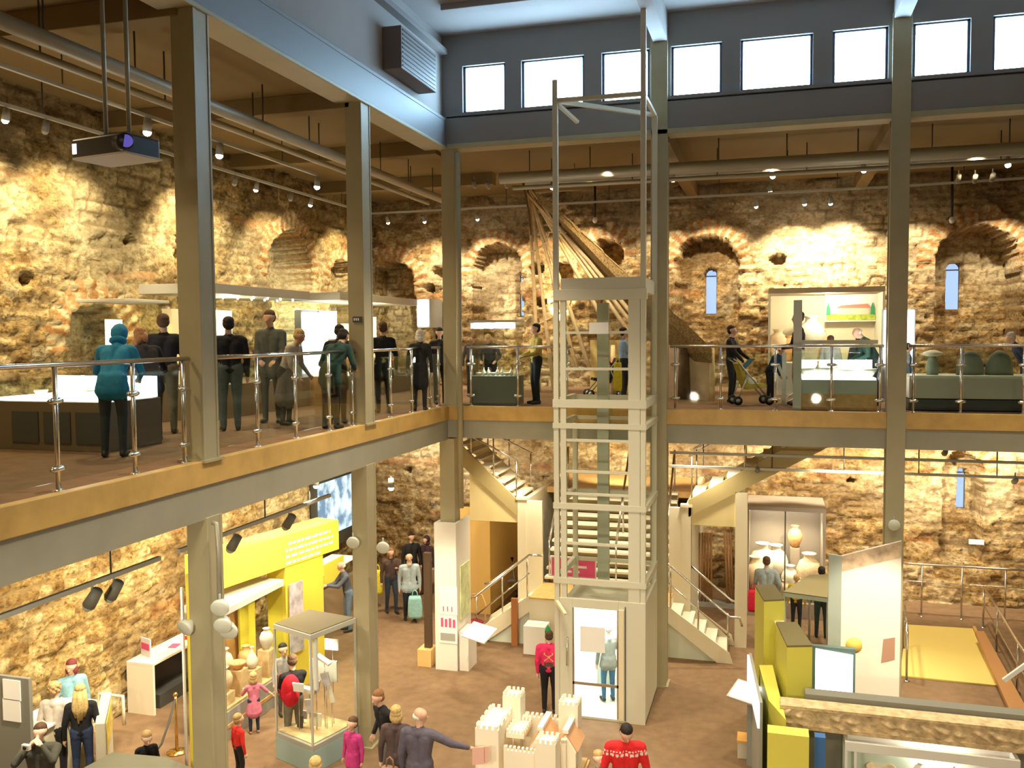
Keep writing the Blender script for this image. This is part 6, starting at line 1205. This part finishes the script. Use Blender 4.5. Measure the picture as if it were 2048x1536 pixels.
for i, (px, py, s_, m_, dy) in enumerate(((1580, 1160, .85, BONE, .5), (1618, 1150, 1.25, CLAY, .55), (1590, 1075, .7, CLAY2, 1.0), (1525, 1130, 1.3, BONE, .9), (1552, 1130, 1.2, BONE, 1.0), (1570, 1178, .5, CLAY, .3), (1605, 1175, .55, BONE, .3), (1510, 1150, 1.1, CLAY, .6))):
    P_ = Y(px, py, yk+dy); zs_ = max(.35, P_.z-.35*s_); nm = ('white two handled jar', 'largest round orange jar', 'small orange jar high at the back', 'tall white jar at left back', 'tall white jar left of the mullion', 'small round jar in front', 'small white jar in front', 'pale jar at the left end')[i]
    pot('pot in the dark wall case by the stairs, '+nm, (P_.x, yk+dy, zs_), sc(JAR, s_), m_, 'pots in the dark wall case')
    if zs_ > .4: MB().box((P_.x-.16*s_, yk+dy-.12, .35), (P_.x+.16*s_, yk+dy+.12, zs_), cb).build('riser', t)
b = MB()
for px in (1515, 1545, 1560, 1595, 1622): P_ = Y(px, 1035, yk+.9); b.ball((P_.x, yk+.9, c.z-.17), (.08, .08, .05), LENS, 8)
b.build('case_lights', t); spot('case_lamp', (a.x+.5, yk+.5, c.z-.15), (a.x+.5, yk+.8, .4), 130, WARMW, 120, .7, .05); spot('case_lamp', (c.x-.4, yk+.5, c.z-.15), (c.x-.4, yk+.7, .4), 130, WARMW, 120, .7, .05)
# flat case beside it with dark top
v = [Z(1566, 1183, 1.55), Z(1655, 1195, 1.55), Z(1662, 1148, 1.55), Z(1618, 1150, 1.55)]; t = thing('flat_topped_case', 'dark flat topped case with pale teal edge between the lime partition and the banner', 'display case', (v[0]+v[2])/2-Vector((0, 0, 1.55))); MB().prism([(q_.x, q_.y, 1.45) for q_ in v], (0, 0, .08), mat('teal_edge', (.42, .52, .48), .5)).build('rim', t); MB().prism([(q_.x, q_.y, 1.53) for q_ in v], (0, 0, .02), KT).build('top', t)
for q_ in v: MB().tube([(q_.x*.96+v[2].x*.04, q_.y*.96+v[2].y*.04, 0), (q_.x*.96+v[2].x*.04, q_.y*.96+v[2].y*.04, 1.45)], .025, GREY, 8).build('leg', t)
# ramp with rails
RY = mat('ramp_yellow', (.70, .55, .16), .6); t = thing('ramp', 'wide bright yellow ramp surface at the right of the ground floor', 'ramp', (3.6, 20.5, 0))
v = [Z(1812, 1250, .02), Z(1945, 1258, .02), Z(1995, 1372, .02), Z(1800, 1352, .02)]; MB().prism([(q_.x, q_.y, 0.004) for q_ in v], (0, 0, .03), RY).build('ramp_surface', t)
b = MB(); b.bar(v[1]+Vector((.03, 0, .03)), v[2]+Vector((.03, 0, .03)), .06, .08, OAK); b.build('kerb', t)
t = thing('sloping_board', 'slanting orange wood board with dark edge beside the yellow ramp', 'board', Z(1990, 1370, 0)); v = [Z(1950, 1262, .3), Z(1968, 1262, .3), Z(2075, 1455, .1), Z(2035, 1455, .1)]; MB().prism(v, (0, 0, -.08), mat('orange_board', (.40, .20, .07), .5)).build('board_face', t)
def railing(label, pts, zr, posts_z=0, mid=True):
    t = thing('tubular_railing', label, 'railing', (pts[0][0], pts[0][1], posts_z)); P_ = [Vector((a.x, a.y, zr)) for a in pts]; MB().tube(P_, .026, CHROME, 10).build('handrail', t)
    if mid: MB().tube([a-Vector((0, 0, .42)) for a in P_], .012, CHROME, 6).build('mid_rail', t)
    for a in P_: MB().tube([(a.x, a.y, posts_z), (a.x, a.y, zr)], .02, CHROME, 8).build('post', t); MB().lathe([(.06, 0), (.06, .015), (.02, .02)], (a.x, a.y, posts_z), CHROME, 12).build('foot_plate', t)
yw = 22.9; railing('steel railing along the far stone wall at ground level right', [Y(px, 1200, yw) for px in (1790, 1843, 1923, 2010, 2090)], Y(1900, 1132, yw).z)
railing('steel railing on the right edge of the yellow ramp', [Z(1966, 1255, 0), Z(1993, 1305, 0), Z(2034, 1385, 0), Z(2074, 1450, 0)], .95)
railing('short steel railing at the left edge of the yellow ramp', [Z(1808, 1300, 0), Z(1813, 1362, 0)], .95)
P_ = Y(2030, 1345, 14.5); tag(MB().bx((P_.x, 14.5, P_.z), (.40, .05, .06), WHITE, Matrix.Rotation(-.75, 3, 'Y')).build('white_handrail_end'), 'short slanting white bar at the right edge above the ramp', 'bar')
P_ = Y(1788, 1050, 16.9); horn('white loudspeaker on the right column just above the banner', P_, P_+Vector((0, -1, -.3)))
tag(MB().box((Y(1935, 1085, 24.2).x, 24.02, Y(1935, 1085, 24.2).z), (Y(1965, 1080, 24.2).x, 24.08, Y(1935, 1076, 24.2).z), PAPER).build('wall_label'), 'small pale label on the far stone wall below the slit window', 'label')
